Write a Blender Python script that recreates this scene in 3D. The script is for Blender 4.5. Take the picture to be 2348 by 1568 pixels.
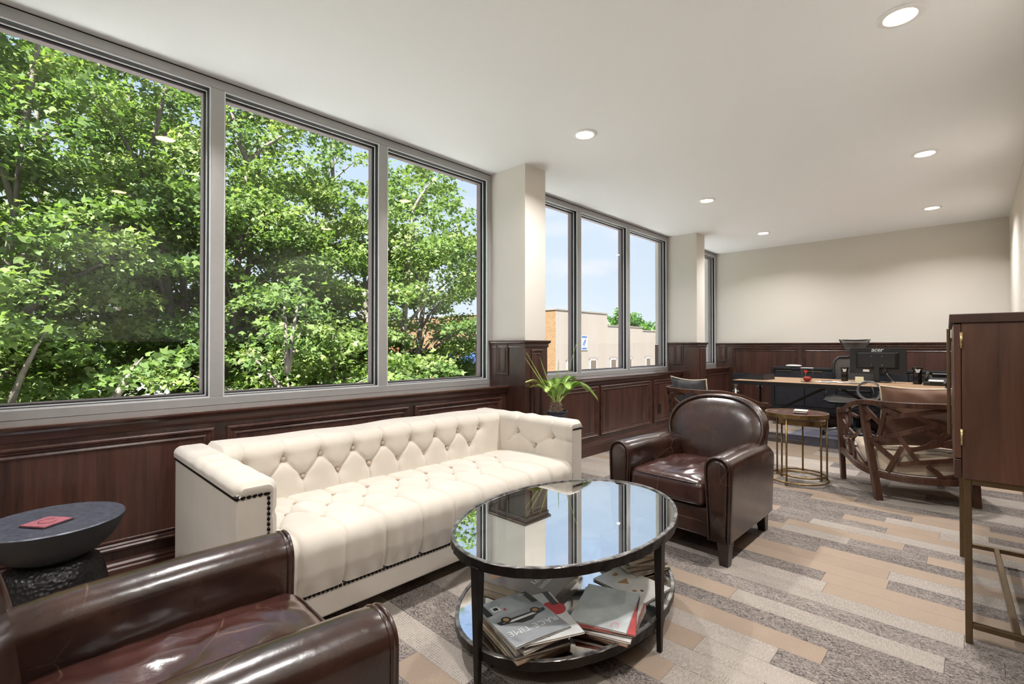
import bpy, bmesh, math, random
import numpy as np
from mathutils import Vector, Matrix
from math import sin, cos, pi, radians as R

for o in list(bpy.data.objects):
    bpy.data.objects.remove(o, do_unlink=True)
SC = bpy.context.scene
COL = SC.collection

# ------------------------------------------------------------------ camera
cd = bpy.data.cameras.new('camera')
cd.sensor_width = 36.0
cd.lens = 16.942
cd.clip_start = 0.02
cd.clip_end = 500
cam = bpy.data.objects.new('camera', cd)
cam.location = (3.2, 0.0, 1.18)
cam.rotation_euler = (R(90.47), 0, R(43.9))
COL.objects.link(cam)
SC.camera = cam

# ------------------------------------------------------------------ exposure
SC.view_settings.view_transform = 'Standard'
SC.view_settings.look = 'None'
SC.view_settings.exposure = 1.3
SC.view_settings.gamma = 1.0
SC.view_settings.use_curve_mapping = False
SC.cycles.max_bounces = 6
SC.cycles.diffuse_bounces = 4
SC.cycles.glossy_bounces = 4
SC.cycles.transmission_bounces = 3
SC.cycles.use_adaptive_sampling = True
SC.cycles.adaptive_threshold = 0.12
SC.cycles.transparent_max_bounces = 16
SC.cycles.sample_clamp_indirect = 6.0
SC.cycles.caustics_reflective = False
SC.cycles.caustics_refractive = False

# ------------------------------------------------------------------ sky
SKY_STRENGTH = 0.75
SUN_STRENGTH = 12.5
LAMP_POWER = 10.2
w = bpy.data.worlds.new('sky')
SC.world = w
w.use_nodes = True
nt = w.node_tree
nt.nodes.clear()
wo = nt.nodes.new('ShaderNodeOutputWorld')
bg = nt.nodes.new('ShaderNodeBackground')
tc = nt.nodes.new('ShaderNodeTexCoord')
sx = nt.nodes.new('ShaderNodeSeparateXYZ')
rp = nt.nodes.new('ShaderNodeValToRGB')
nt.links.new(tc.outputs['Generated'], sx.inputs[0])
nt.links.new(sx.outputs['Z'], rp.inputs[0])
e = rp.color_ramp.elements
e[0].position = 0.0
e[0].color = (0.50, 0.545, 0.61, 1)
e[1].position = 0.55
e[1].color = (0.235, 0.335, 0.57, 1)
m_ = e.new(0.16)
m_.color = (0.45, 0.51, 0.61, 1)
m2 = e.new(0.33)
m2.color = (0.385, 0.465, 0.60, 1)
mp = nt.nodes.new('ShaderNodeMapping')
mp.inputs['Scale'].default_value = (2.2, 2.2, 9.0)
nz = nt.nodes.new('ShaderNodeTexNoise')
nz.inputs['Scale'].default_value = 1.6
nz.inputs['Detail'].default_value = 7
nz.inputs['Roughness'].default_value = 0.55
nt.links.new(tc.outputs['Generated'], mp.inputs[0])
nt.links.new(mp.outputs[0], nz.inputs['Vector'])
cr = nt.nodes.new('ShaderNodeMapRange')
cr.inputs['From Min'].default_value = 0.53
cr.inputs['From Max'].default_value = 0.72
cr.inputs['To Max'].default_value = 0.75
nt.links.new(nz.outputs['Fac'], cr.inputs['Value'])
mx = nt.nodes.new('ShaderNodeMix')
mx.data_type = 'RGBA'
mx.inputs[7].default_value = (0.60, 0.58, 0.64, 1)
nt.links.new(cr.outputs[0], mx.inputs[0])
nt.links.new(rp.outputs[0], mx.inputs[6])
nt.links.new(mx.outputs[2], bg.inputs['Color'])
bg.inputs['Strength'].default_value = SKY_STRENGTH
nt.links.new(bg.outputs[0], wo.inputs[0])

# ------------------------------------------------------------------ sun
sl = bpy.data.lights.new('sun', 'SUN')
sl.energy = SUN_STRENGTH
sl.angle = R(0.6)
sl.color = (1.0, 0.96, 0.90)
so = bpy.data.objects.new('sun', sl)
so.rotation_euler = Vector((0.42, -0.60, 0.80)).to_track_quat('Z', 'Y').to_euler()
so.location = (20, -15, 30)
COL.objects.link(so)

# ------------------------------------------------------------------ helpers
random.seed(7)
MATS = {}


def new_mat(name):
    m = bpy.data.materials.new(name)
    m.use_nodes = True
    m.node_tree.nodes.clear()
    n = m.node_tree.nodes
    out = n.new('ShaderNodeOutputMaterial')
    bs = n.new('ShaderNodeBsdfPrincipled')
    m.node_tree.links.new(bs.outputs[0], out.inputs[0])
    MATS[name] = m
    return m, n, m.node_tree.links, bs


def rgb(c):
    return (c[0], c[1], c[2], 1)


def mapped(n, l, scale, kind='Object', rot=(0, 0, 0)):
    t = n.new('ShaderNodeTexCoord')
    mpg = n.new('ShaderNodeMapping')
    mpg.inputs['Scale'].default_value = scale
    mpg.inputs['Rotation'].default_value = rot
    l.new(t.outputs[kind], mpg.inputs[0])
    return mpg.outputs[0]


def noise(n, l, vec, scale, detail=4, rough=0.55, dist=0.0):
    x = n.new('ShaderNodeTexNoise')
    x.inputs['Scale'].default_value = scale
    x.inputs['Detail'].default_value = detail
    x.inputs['Roughness'].default_value = rough
    x.inputs['Distortion'].default_value = dist
    if vec is not None:
        l.new(vec, x.inputs['Vector'])
    return x.outputs['Fac']


def ramp(n, l, fac, stops):
    x = n.new('ShaderNodeValToRGB')
    el = x.color_ramp.elements
    el[0].position, el[0].color = stops[0][0], rgb(stops[0][1])
    el[1].position, el[1].color = stops[-1][0], rgb(stops[-1][1])
    for p, c in stops[1:-1]:
        k = el.new(p)
        k.color = rgb(c)
    l.new(fac, x.inputs[0])
    return x.outputs[0]


def bump(n, l, bs, height, strength=0.2, dist=0.01):
    b = n.new('ShaderNodeBump')
    b.inputs['Strength'].default_value = strength
    b.inputs['Distance'].default_value = dist
    l.new(height, b.inputs['Height'])
    l.new(b.outputs[0], bs.inputs['Normal'])


def plain(name, c, rough=0.5, metal=0.0, var=0.0, vscale=20, bstr=0.0, bscale=80, coat=0.0, emit=0.0, scale=(1, 1, 1)):
    m, n, l, bs = new_mat(name)
    bs.inputs['Base Color'].default_value = rgb(c)
    bs.inputs['Roughness'].default_value = rough
    bs.inputs['Metallic'].default_value = metal
    if coat:
        bs.inputs['Coat Weight'].default_value = coat
        bs.inputs['Coat Roughness'].default_value = 0.15
    if emit:
        bs.inputs['Emission Color'].default_value = rgb(c)
        bs.inputs['Emission Strength'].default_value = emit
    if var or bstr:
        v = mapped(n, l, scale)
    if var:
        f = noise(n, l, v, vscale, 5)
        lo = [max(0, k * (1 - var)) for k in c]
        hi = [min(1, k * (1 + var)) for k in c]
        l.new(ramp(n, l, f, [(0.3, lo), (0.7, hi)]), bs.inputs['Base Color'])
    if bstr:
        bump(n, l, bs, noise(n, l, v, bscale, 3), bstr, 0.004)
    return m


def wood(name, dark, light, rough=0.3, grain=(60, 60, 2.5), coat=0.25, var=0.5):
    m, n, l, bs = new_mat(name)
    v = mapped(n, l, grain)
    f1 = noise(n, l, v, 1.0, 6, 0.65, 0.6)
    v2 = mapped(n, l, tuple(g * 0.16 for g in grain))
    f2 = noise(n, l, v2, 1.0, 3, 0.5, 1.2)
    mixn = n.new('ShaderNodeMath')
    mixn.operation = 'MULTIPLY_ADD'
    mixn.inputs[1].default_value = 0.5
    l.new(f1, mixn.inputs[0])
    sc = n.new('ShaderNodeMath')
    sc.operation = 'MULTIPLY'
    sc.inputs[1].default_value = 0.5
    l.new(f2, sc.inputs[0])
    l.new(sc.outputs[0], mixn.inputs[2])
    l.new(ramp(n, l, mixn.outputs[0], [(0.36, dark), (0.64, light)]), bs.inputs['Base Color'])
    bs.inputs['Roughness'].default_value = rough
    bs.inputs['Coat Weight'].default_value = coat
    bs.inputs['Coat Roughness'].default_value = 0.27
    bump(n, l, bs, f1, 0.06, 0.002)
    return m


def leather(name, dark, light, rough=0.33):
    m, n, l, bs = new_mat(name)
    v = mapped(n, l, (1, 1, 1))
    f = noise(n, l, v, 5.0, 5, 0.6)
    base = ramp(n, l, f, [(0.3, dark), (0.72, light)])
    # pale scuffs and creases of worn leather
    nv = n.new('ShaderNodeTexNoise')
    nv.inputs['Scale'].default_value = 3.0
    l.new(v, nv.inputs['Vector'])
    addv = n.new('ShaderNodeMixRGB')
    addv.inputs[0].default_value = 0.12
    l.new(v, addv.inputs[1])
    l.new(nv.outputs['Color'], addv.inputs[2])
    vo = n.new('ShaderNodeTexVoronoi')
    vo.feature = 'DISTANCE_TO_EDGE'
    vo.inputs['Scale'].default_value = 4.5
    l.new(addv.outputs[0], vo.inputs['Vector'])
    mr = n.new('ShaderNodeMapRange')
    mr.inputs['From Min'].default_value = 0.0
    mr.inputs['From Max'].default_value = 0.012
    mr.inputs['To Min'].default_value = 1.0
    mr.inputs['To Max'].default_value = 0.0
    l.new(vo.outputs['Distance'], mr.inputs['Value'])
    f3 = noise(n, l, v, 2.2, 3)
    gate = n.new('ShaderNodeMapRange')
    gate.inputs['From Min'].default_value = 0.46
    gate.inputs['From Max'].default_value = 0.62
    l.new(f3, gate.inputs['Value'])
    mul = n.new('ShaderNodeMath')
    mul.operation = 'MULTIPLY'
    l.new(mr.outputs[0], mul.inputs[0])
    l.new(gate.outputs[0], mul.inputs[1])
    mul2 = n.new('ShaderNodeMath')
    mul2.operation = 'MULTIPLY'
    mul2.inputs[1].default_value = 0.55
    l.new(mul.outputs[0], mul2.inputs[0])
    mix = n.new('ShaderNodeMixRGB')
    mix.inputs[2].default_value = (0.30, 0.19, 0.13, 1)
    l.new(mul2.outputs[0], mix.inputs[0])
    l.new(base, mix.inputs[1])
    l.new(mix.outputs[0], bs.inputs['Base Color'])
    bs.inputs['Roughness'].default_value = rough
    bs.inputs['Specular IOR Level'].default_value = 0.45
    bs.inputs['Coat Weight'].default_value = 0.45
    bs.inputs['Coat Roughness'].default_value = 0.2
    fb = noise(n, l, v, 220, 2)
    fw = noise(n, l, v, 9, 3, 0.5, 0.8)
    ad = n.new('ShaderNodeMath')
    ad.operation = 'MULTIPLY_ADD'
    ad.inputs[1].default_value = 0.08
    l.new(fb, ad.inputs[0])
    l.new(fw, ad.inputs[2])
    bump(n, l, bs, ad.outputs[0], 0.25, 0.012)
    return m


class M:
    """collects polygons for one mesh"""

    def __init__(self):
        self.v = []
        self.f = []

    def add(self, vs, fs, mat=None):
        k = len(self.v)
        if mat is not None:
            vs = [tuple(mat @ Vector(p)) for p in vs]
        self.v += [tuple(p) for p in vs]
        self.f += [tuple(i + k for i in f) for f in fs]
        return self

    def box(self, x0, y0, z0, x1, y1, z1, mat=None):
        vs = [(x0, y0, z0), (x1, y0, z0), (x1, y1, z0), (x0, y1, z0), (x0, y0, z1), (x1, y0, z1), (x1, y1, z1), (x0, y1, z1)]
        fs = [(3, 2, 1, 0), (4, 5, 6, 7), (0, 1, 5, 4), (1, 2, 6, 5), (2, 3, 7, 6), (3, 0, 4, 7)]
        return self.add(vs, fs, mat)

    def taper(self, c0, s0, c1, s1):
        """box between two axis aligned rectangles (centre xyz, half sizes)"""
        vs = []
        for c, s in ((c0, s0), (c1, s1)):
            for a, b in ((-1, -1), (1, -1), (1, 1), (-1, 1)):
                vs.append((c[0] + a * s[0], c[1] + b * s[1], c[2]))
        fs = [(3, 2, 1, 0), (4, 5, 6, 7), (0, 1, 5, 4), (1, 2, 6, 5), (2, 3, 7, 6), (3, 0, 4, 7)]
        return self.add(vs, fs)

    def lathe(self, prof, n=32, c=(0, 0, 0), mat=None):
        """prof = [(r,z)...]; closed on the axis when r==0"""
        vs, fs, rows = [], [], []
        for r, z in prof:
            if r < 1e-6:
                rows.append([len(vs)])
                vs.append((c[0], c[1], c[2] + z))
            else:
                rows.append(list(range(len(vs), len(vs) + n)))
                vs += [(c[0] + r * cos(2 * pi * i / n), c[1] + r * sin(2 * pi * i / n), c[2] + z) for i in range(n)]
        for a, b in zip(rows, rows[1:]):
            for i in range(n):
                j = (i + 1) % n
                if len(a) == 1 and len(b) == 1:
                    continue
                if len(a) == 1:
                    fs.append((a[0], b[j], b[i]))
                elif len(b) == 1:
                    fs.append((a[i], a[j], b[0]))
                else:
                    fs.append((a[i], a[j], b[j], b[i]))
        return self.add(vs, fs, mat)

    def tube(self, pts, r, n=8, closed=False, cap=True, squash=None):
        P = [Vector(p) for p in pts]
        rs = r if isinstance(r, (list, tuple)) else [r] * len(P)
        m = len(P)
        vs, fs = [], []
        up = None
        for i in range(m):
            if closed:
                t = P[(i + 1) % m] - P[i - 1]
            else:
                t = P[min(i + 1, m - 1)] - P[max(i - 1, 0)]
            if t.length < 1e-9:
                t = Vector((0, 0, 1))
            t.normalize()
            if up is None:
                up = t.orthogonal().normalized()
            else:
                up = up - t * up.dot(t)
                if up.length < 1e-6:
                    up = t.orthogonal()
                up.normalize()
            sd = t.cross(up)
            for k in range(n):
                a = 2 * pi * k / n
                vs.append(tuple(P[i] + up * (rs[i] * cos(a)) + sd * (rs[i] * sin(a))))
        segs = m if closed else m - 1
        for i in range(segs):
            j = (i + 1) % m
            for k in range(n):
                q = (k + 1) % n
                fs.append((i * n + k, i * n + q, j * n + q, j * n + k))
        if not closed and cap:
            fs.append(tuple(range(n - 1, -1, -1)))
            fs.append(tuple(range((m - 1) * n, m * n)))
        return self.add(vs, fs)

    def bar(self, a, b, w, h, up=(0, 0, 1)):
        """rectangular bar from a to b"""
        a, b = Vector(a), Vector(b)
        t = (b - a).normalized()
        u = Vector(up)
        u = u - t * u.dot(t)
        if u.length < 1e-6:
            u = t.orthogonal()
        u.normalize()
        s = t.cross(u)
        vs = []
        for p in (a, b):
            for i, j in ((-1, -1), (1, -1), (1, 1), (-1, 1)):
                vs.append(tuple(p + s * (i * w / 2) + u * (j * h / 2)))
        fs = [(3, 2, 1, 0), (4, 5, 6, 7), (0, 1, 5, 4), (1, 2, 6, 5), (2, 3, 7, 6), (3, 0, 4, 7)]
        return self.add(vs, fs)

    def prism(self, poly, z0, z1, mat=None):
        n = len(poly)
        vs = [(x, y, z0) for x, y in poly] + [(x, y, z1) for x, y in poly]
        fs = [tuple(range(n - 1, -1, -1)), tuple(range(n, 2 * n))]
        fs += [(i, (i + 1) % n, n + (i + 1) % n, n + i) for i in range(n)]
        return self.add(vs, fs, mat)

    def loft(self, rings, cap=True, closed=True):
        n = len(rings[0])
        vs = [p for r_ in rings for p in r_]
        fs = []
        for i in range(len(rings) - 1):
            for k in range(n if closed else n - 1):
                q = (k + 1) % n
                fs.append((i * n + k, i * n + q, (i + 1) * n + q, (i + 1) * n + k))
        if cap:
            fs.append(tuple(range(n - 1, -1, -1)))
            fs.append(tuple(range((len(rings) - 1) * n, len(rings) * n)))
        return self.add(vs, fs)

    def sphere(self, c, r, n=12, m=8, sc=(1, 1, 1)):
        prof = [(r * sin(pi * i / m), -r * cos(pi * i / m)) for i in range(m + 1)]
        prof[0] = (0, -r)
        prof[-1] = (0, r)
        mt = Matrix.Translation(c) @ Matrix.Diagonal((sc[0], sc[1], sc[2], 1))
        return self.lathe(prof, n, (0, 0, 0), mt)

    def obj(self, name, mat, parent=None, smooth=False, bevel=0.0, seg=2, sub=0, loc=None, rot=None, angle=None):
        me = bpy.data.meshes.new(name)
        me.from_pydata(self.v, [], self.f)
        me.update()
        return link(name, me, mat, parent, smooth, bevel, seg, sub, loc, rot, angle)


def link(name, me, mat, parent=None, smooth=False, bevel=0.0, seg=2, sub=0, loc=None, rot=None, angle=None):
    if mat is not None and len(me.materials) == 0:
        me.materials.append(MATS[mat] if isinstance(mat, str) else mat)
    if smooth:
        me.polygons.foreach_set('use_smooth', [True] * len(me.polygons))
        if angle:
            try:
                me.set_sharp_from_angle(angle=R(angle))
            except Exception:
                pass
    o = bpy.data.objects.new(name, me)
    COL.objects.link(o)
    if loc is not None:
        o.location = loc
    if rot is not None:
        o.rotation_euler = rot
    if parent is not None:
        o.parent = parent
    if bevel:
        b = o.modifiers.new('bevel', 'BEVEL')
        b.width = bevel
        b.segments = seg
        b.limit_method = 'ANGLE'
        b.angle_limit = R(40)
    if sub:
        s = o.modifiers.new('sub', 'SUBSURF')
        s.levels = sub
        s.render_levels = sub
    return o


def thing(name, label, cat, loc=(0, 0, 0), rotz=0.0, group=None):
    o = bpy.data.objects.new(name, None)
    o.empty_display_size = 0.05
    COL.objects.link(o)
    o.location = loc
    o.rotation_euler = (0, 0, rotz)
    tag(o, label, cat, group)
    return o


def tag(o, label, cat, group=None):
    o['label'] = label
    o['category'] = cat
    if group:
        o['group'] = group
    return o


def struct(o):
    o['kind'] = 'structure'
    return o


def sgroup(name, loc=(0, 0, 0)):
    o = bpy.data.objects.new(name, None)
    o.empty_display_size = 0.05
    COL.objects.link(o)
    o.location = loc
    o['kind'] = 'structure'
    return o


def dup(root, loc, rotz, label=None, group=None):
    r_ = root.copy()
    COL.objects.link(r_)
    r_.location = loc
    r_.rotation_euler = (0, 0, rotz)
    if label:
        r_['label'] = label
    if group:
        r_['group'] = group
    for ch in list(root.children):
        c = ch.copy()
        COL.objects.link(c)
        c.parent = r_
        for g in list(ch.children):
            d = g.copy()
            COL.objects.link(d)
            d.parent = c
    return r_


def text_mesh(body, size, depth=0.0006, shear=0.0, align='CENTER', bold=0.0, space=1.0):
    cu = bpy.data.curves.new('t', 'FONT')
    cu.body = body
    cu.size = size
    cu.extrude = depth
    cu.shear = shear
    cu.align_x = align
    cu.align_y = 'CENTER'
    cu.offset = bold
    cu.space_character = space
    cu.resolution_u = 3
    o = bpy.data.objects.new('t', cu)
    COL.objects.link(o)
    dg = bpy.context.evaluated_depsgraph_get()
    me = bpy.data.meshes.new_from_object(o.evaluated_get(dg))
    bpy.data.objects.remove(o, do_unlink=True)
    bpy.data.curves.remove(cu)
    return me


def grid_mesh(mm, f, nu, nv, closed_u=False):
    vs = [f(i / (nu - 1 if not closed_u else nu), j / (nv - 1)) for j in range(nv) for i in range(nu)]
    fs = []
    for j in range(nv - 1):
        for i in range(nu if closed_u else nu - 1):
            k = (i + 1) % nu
            fs.append((j * nu + i, j * nu + k, (j + 1) * nu + k, (j + 1) * nu + i))
    return mm.add(vs, fs)


def seg_dist(px, py, a, b):
    ax, ay = a
    bx, by = b
    dx, dy = bx - ax, by - ay
    t = np.clip(((px - ax) * dx + (py - ay) * dy) / (dx * dx + dy * dy + 1e-12), 0, 1)
    return np.hypot(px - ax - t * dx, py - ay - t * dy)


# ------------------------------------------------------------------ materials
plain('ceiling_paint', (0.91, 0.915, 0.925), 0.9)
plain('wall_paint', (0.70, 0.66, 0.60), 0.8, bstr=0.03, bscale=300)
wood('wainscot_wood', (0.024, 0.009, 0.007), (0.092, 0.038, 0.026), 0.36, (45, 45, 2.2), 0.5)
wood('wainscot_wood_h', (0.024, 0.009, 0.007), (0.092, 0.038, 0.026), 0.32, (45, 2.2, 45), 0.25)
wood('sill_wood', (0.045, 0.018, 0.012), (0.11, 0.05, 0.034), 0.13, (45, 1.6, 45), 1.0)
sb_ = MATS['sill_wood'].node_tree.nodes['Principled BSDF']
sb_.inputs['Coat IOR'].default_value = 2.2
sb_.inputs['Coat Roughness'].default_value = 0.16
plain('aluminium', (0.40, 0.395, 0.39), 0.36, 0.3, var=0.03)
plain('aluminium_light', (0.72, 0.73, 0.74), 0.35, 0.2)
plain('gasket', (0.004, 0.004, 0.005), 0.6)
plain('outer_frame', (0.26, 0.20, 0.21), 0.5)
plain('painted_shade_black', (0.003, 0.003, 0.003), 0.9)
# window glass: clear sheet with its Fresnel reflection
m, n, l, bs = new_mat('window_glass')
n.remove(bs)
tr = n.new('ShaderNodeBsdfTransparent')
tr.inputs[0].default_value = (0.96, 0.98, 0.97, 1)
gl = n.new('ShaderNodeBsdfGlossy')
gl.inputs['Roughness'].default_value = 0.0
gl.inputs['Color'].default_value = (0.9, 0.9, 0.9, 1)
lw = n.new('ShaderNodeLayerWeight')
lw.inputs['Blend'].default_value = 0.5
pw = n.new('ShaderNodeMath')
pw.operation = 'POWER'
pw.inputs[1].default_value = 5.0
l.new(lw.outputs['Facing'], pw.inputs[0])
fr = n.new('ShaderNodeMath')
fr.operation = 'MULTIPLY_ADD'
fr.inputs[1].default_value = 0.96
fr.inputs[2].default_value = 0.02
l.new(pw.outputs[0], fr.inputs[0])
ms = n.new('ShaderNodeMixShader')
l.new(fr.outputs[0], ms.inputs[0])
l.new(tr.outputs[0], ms.inputs[1])
l.new(gl.outputs[0], ms.inputs[2])
l.new(ms.outputs[0], n['Material Output'].inputs[0])

# ================================================================== the room
XW, YN, YB, ZC = 3.50, -2.75, 8.38, 2.75      # right wall, near wall, back wall, ceiling
PIER = 0.42                                    # depth of the piers
PIERS = [(-0.47, -0.20), (3.05, 3.32), (6.58, 6.85)]
BAYS = [(-2.75, -0.47), (-0.20, 3.05), (3.32, 6.58), (6.85, 8.38)]
SILL = 0.835
CAP = 1.228

# ---- floor of carpet planks
fl = M().box(-0.3, YN - 0.2, -0.14, XW + 0.2, YB + 0.2, -0.012).obj('floor', plain('floor_slab', (0.35, 0.33, 0.31), 0.9))
struct(fl)


def carpet(name, light, dark, kind):
    """tufted loop pile; kind: 'plain', 'rib' or 'grain'"""
    m, n, l, bs = new_mat(name)
    oi = n.new('ShaderNodeObjectInfo')
    t = n.new('ShaderNodeTexCoord')
    off = n.new('ShaderNodeVectorMath')
    off.operation = 'SCALE'
    off.inputs['Scale'].default_value = 37.0
    cx = n.new('ShaderNodeCombineXYZ')
    l.new(oi.outputs['Random'], cx.inputs[0])
    l.new(oi.outputs['Random'], cx.inputs[1])
    l.new(cx.outputs[0], off.inputs[0])
    geo = n.new('ShaderNodeNewGeometry')
    ad = n.new('ShaderNodeVectorMath')
    l.new(geo.outputs['Position'], ad.inputs[0])
    l.new(off.outputs[0], ad.inputs[1])

    def mapv(s):
        q = n.new('ShaderNodeMapping')
        q.inputs['Scale'].default_value = s
        l.new(ad.outputs[0], q.inputs[0])
        return q.outputs[0]

    def math(op, a, b=None, c=None):
        q = n.new('ShaderNodeMath')
        q.operation = op
        for i, k in enumerate((a, b, c)):
            if k is None:
                continue
            if isinstance(k, (int, float)):
                q.inputs[i].default_value = k
            else:
                l.new(k, q.inputs[i])
        return q.outputs[0]

    def mrange(v, a, b, lo=0.0, hi=1.0):
        q = n.new('ShaderNodeMapRange')
        q.inputs['From Min'].default_value = a
        q.inputs['From Max'].default_value = b
        q.inputs['To Min'].default_value = lo
        q.inputs['To Max'].default_value = hi
        l.new(v, q.inputs['Value'])
        return q.outputs[0]
    fine = noise(n, l, mapv((230, 230, 1)), 1.0, 2, 0.7)
    blot = noise(n, l, mapv((7, 7, 1)), 1.0, 3, 0.5)
    fac = math('ADD', math('MULTIPLY_ADD', fine, 0.9, -0.40), math('MULTIPLY_ADD', blot, 0.3, -0.12))
    if kind == 'grain':
        g = noise(n, l, mapv((42, 105, 1)), 1.0, 3, 0.75, 2.6)
        big = noise(n, l, mapv((2.0, 9, 1)), 1.0, 2, 0.5, 0.6)
        fac = math('ADD', math('MULTIPLY', fac, 0.55), math('MULTIPLY', mrange(g, 0.40, 0.60), mrange(big, 0.25, 0.6, 0.75, 1.0)))
    elif kind == 'rib':
        wv = n.new('ShaderNodeTexWave')
        wv.bands_direction = 'Y'
        wv.inputs['Scale'].default_value = 32.0
        wv.inputs['Distortion'].default_value = 0.25
        l.new(mapv((1, 1, 1)), wv.inputs['Vector'])
        dash = noise(n, l, mapv((190, 40, 1)), 1.0, 1, 0.5)
        big = noise(n, l, mapv((3, 9, 1)), 1.0, 2, 0.5)
        d = math('MULTIPLY', mrange(wv.outputs['Fac'], 0.62, 0.95), mrange(dash, 0.40, 0.55))
        fac = math('ADD', math('MULTIPLY', fac, 0.5), math('MULTIPLY', d, mrange(big, 0.3, 0.65, 0.25, 0.9)))
    tone = math('MULTIPLY_ADD', oi.outputs['Random'], 0.16, -0.08)
    fac = math('ADD', fac, tone)
    l.new(ramp(n, l, fac, [(0.0, light), (1.0, dark)]), bs.inputs['Base Color'])
    bs.inputs['Roughness'].default_value = 0.95
    bs.inputs['Specular IOR Level'].default_value = 0.12
    bump(n, l, bs, fine, 0.6, 0.006)
    return m


carpet('carpet_tan', (0.39, 0.30, 0.23), (0.14, 0.10, 0.078), 'plain')
carpet('carpet_rib', (0.44, 0.385, 0.335), (0.085, 0.075, 0.07), 'rib')
carpet('carpet_grain', (0.40, 0.345, 0.305), (0.055, 0.047, 0.047), 'grain')
KINDS = ['carpet_tan', 'carpet_rib', 'carpet_grain']
pm = M().box(0.0, 0.0, -0.012, 1.0, 1.0, 0.0)
plank_me = {}
for k in KINDS:
    me = bpy.data.meshes.new('carpet_plank')
    me.from_pydata(pm.v, [], pm.f)
    me.materials.append(MATS[k])
    plank_me[k] = me
rng = random.Random(11)
y = YN
prev = None
while y < YB - 0.01:
    near = 0.35 <= y < 4.55
    PW = 0.124 if near else 0.248
    PW = min(PW, YB - y)
    x = 0.16
    last = None
    while x < XW - 0.01:
        ln = rng.choice([0.36, 0.5, 0.62, 0.75, 1.0]) if near else rng.choice([0.75, 1.0])
        if x + ln > XW - 0.2:
            ln = XW - x
        k = rng.choices(KINDS, [0.23, 0.29, 0.48])[0]
        if k == last:
            k = rng.choices(KINDS, [0.23, 0.29, 0.48])[0]
        last = k
        o = link('carpet_plank', plank_me[k], None, fl)
        o.location = (x + 0.0006, y + 0.0006, 0)
        o.scale = (ln - 0.0012, PW - 0.0012, 1)
        x += ln
    y += PW

# ---- ceiling, plain walls
struct(M().box(-0.3, YN - 0.2, ZC, XW + 0.2, YB + 0.2, ZC + 0.25).obj('ceiling', 'ceiling_paint'))
wr = sgroup('wall_right')
M().box(XW, YN - 0.2, -0.1, XW + 0.2, YB + 0.2, ZC).obj('plaster', 'wall_paint', wr)
wb = sgroup('wall_back')
M().box(-0.3, YB, -0.1, XW, YB + 0.2, ZC).obj('plaster', 'wall_paint', wb)
wn = sgroup('wall_near')
M().box(-0.3, YN - 0.2, -0.1, XW, YN, ZC).obj('plaster', 'wall_paint', wn)
wl = sgroup('wall_left')

# moulding profile: (inset from outer edge, height proud of the board)
PROF = [(0.0, 0.0), (0.0, 0.013), (0.006, 0.019), (0.013, 0.019), (0.019, 0.012), (0.026, 0.011), (0.034, 0.006), (0.043, 0.010), (0.049, 0.009), (0.052, 0.002)]


def ring(w, h, prof):
    """picture frame moulding in the xz plane, proud towards -y"""
    mm = M()
    rings = [[(i, -d, i), (w - i, -d, i), (w - i, -d, h - i), (i, -d, h - i)] for i, d in prof]
    mm.loft(rings, cap=False)
    return mm


def panel(parent, origin, rotz, w, h, narrow=1.0):
    """raised wainscot panel: field board with its frame moulding"""
    prof = [(i * narrow, d * narrow) for i, d in PROF]
    e_ = prof[-1][0] - 0.002
    p = M().box(e_, -0.003, e_, w - e_, 0.0, h - e_).obj('panel', 'wainscot_wood', parent, loc=origin, rot=(0, 0, rotz))
    ring(w, h, prof).obj('moulding', 'wainscot_wood_h' if w > h else 'wainscot_wood', p)
    return p


def base_cap(parent, a, b, nrm):
    """baseboard with a stepped cap between two floor points, proud along nrm"""
    a, b, nrm = Vector((*a, 0)), Vector((*b, 0)), Vector((*nrm, 0))
    prof = [(0, 0.0), (0.018, 0.0), (0.018, 0.105), (0.014, 0.112), (0.014, 0.124), (0.008, 0.134), (0.006, 0.142), (0.0, 0.145)]
    mm = M()
    mm.loft([[tuple(p + nrm * d + Vector((0, 0, z))) for d, z in prof] for p in (a, b)])
    return mm.obj('baseboard', 'wainscot_wood_h', parent, smooth=False)


def chair_rail(parent, a, b, nrm, z=CAP):
    a, b, nrm = Vector((*a, 0)), Vector((*b, 0)), Vector((*nrm, 0))
    prof = [(-0.01, z - 0.062), (0.006, z - 0.062), (0.009, z - 0.05), (0.008, z - 0.03), (0.020, z - 0.022), (0.024, z - 0.012), (0.024, z), (-0.01, z)]
    mm = M()
    mm.loft([[tuple(p + nrm * d + Vector((0, 0, q))) for d, q in prof] for p in (a, b)])
    return mm.obj('chair_rail', 'wainscot_wood_h', parent)


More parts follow.
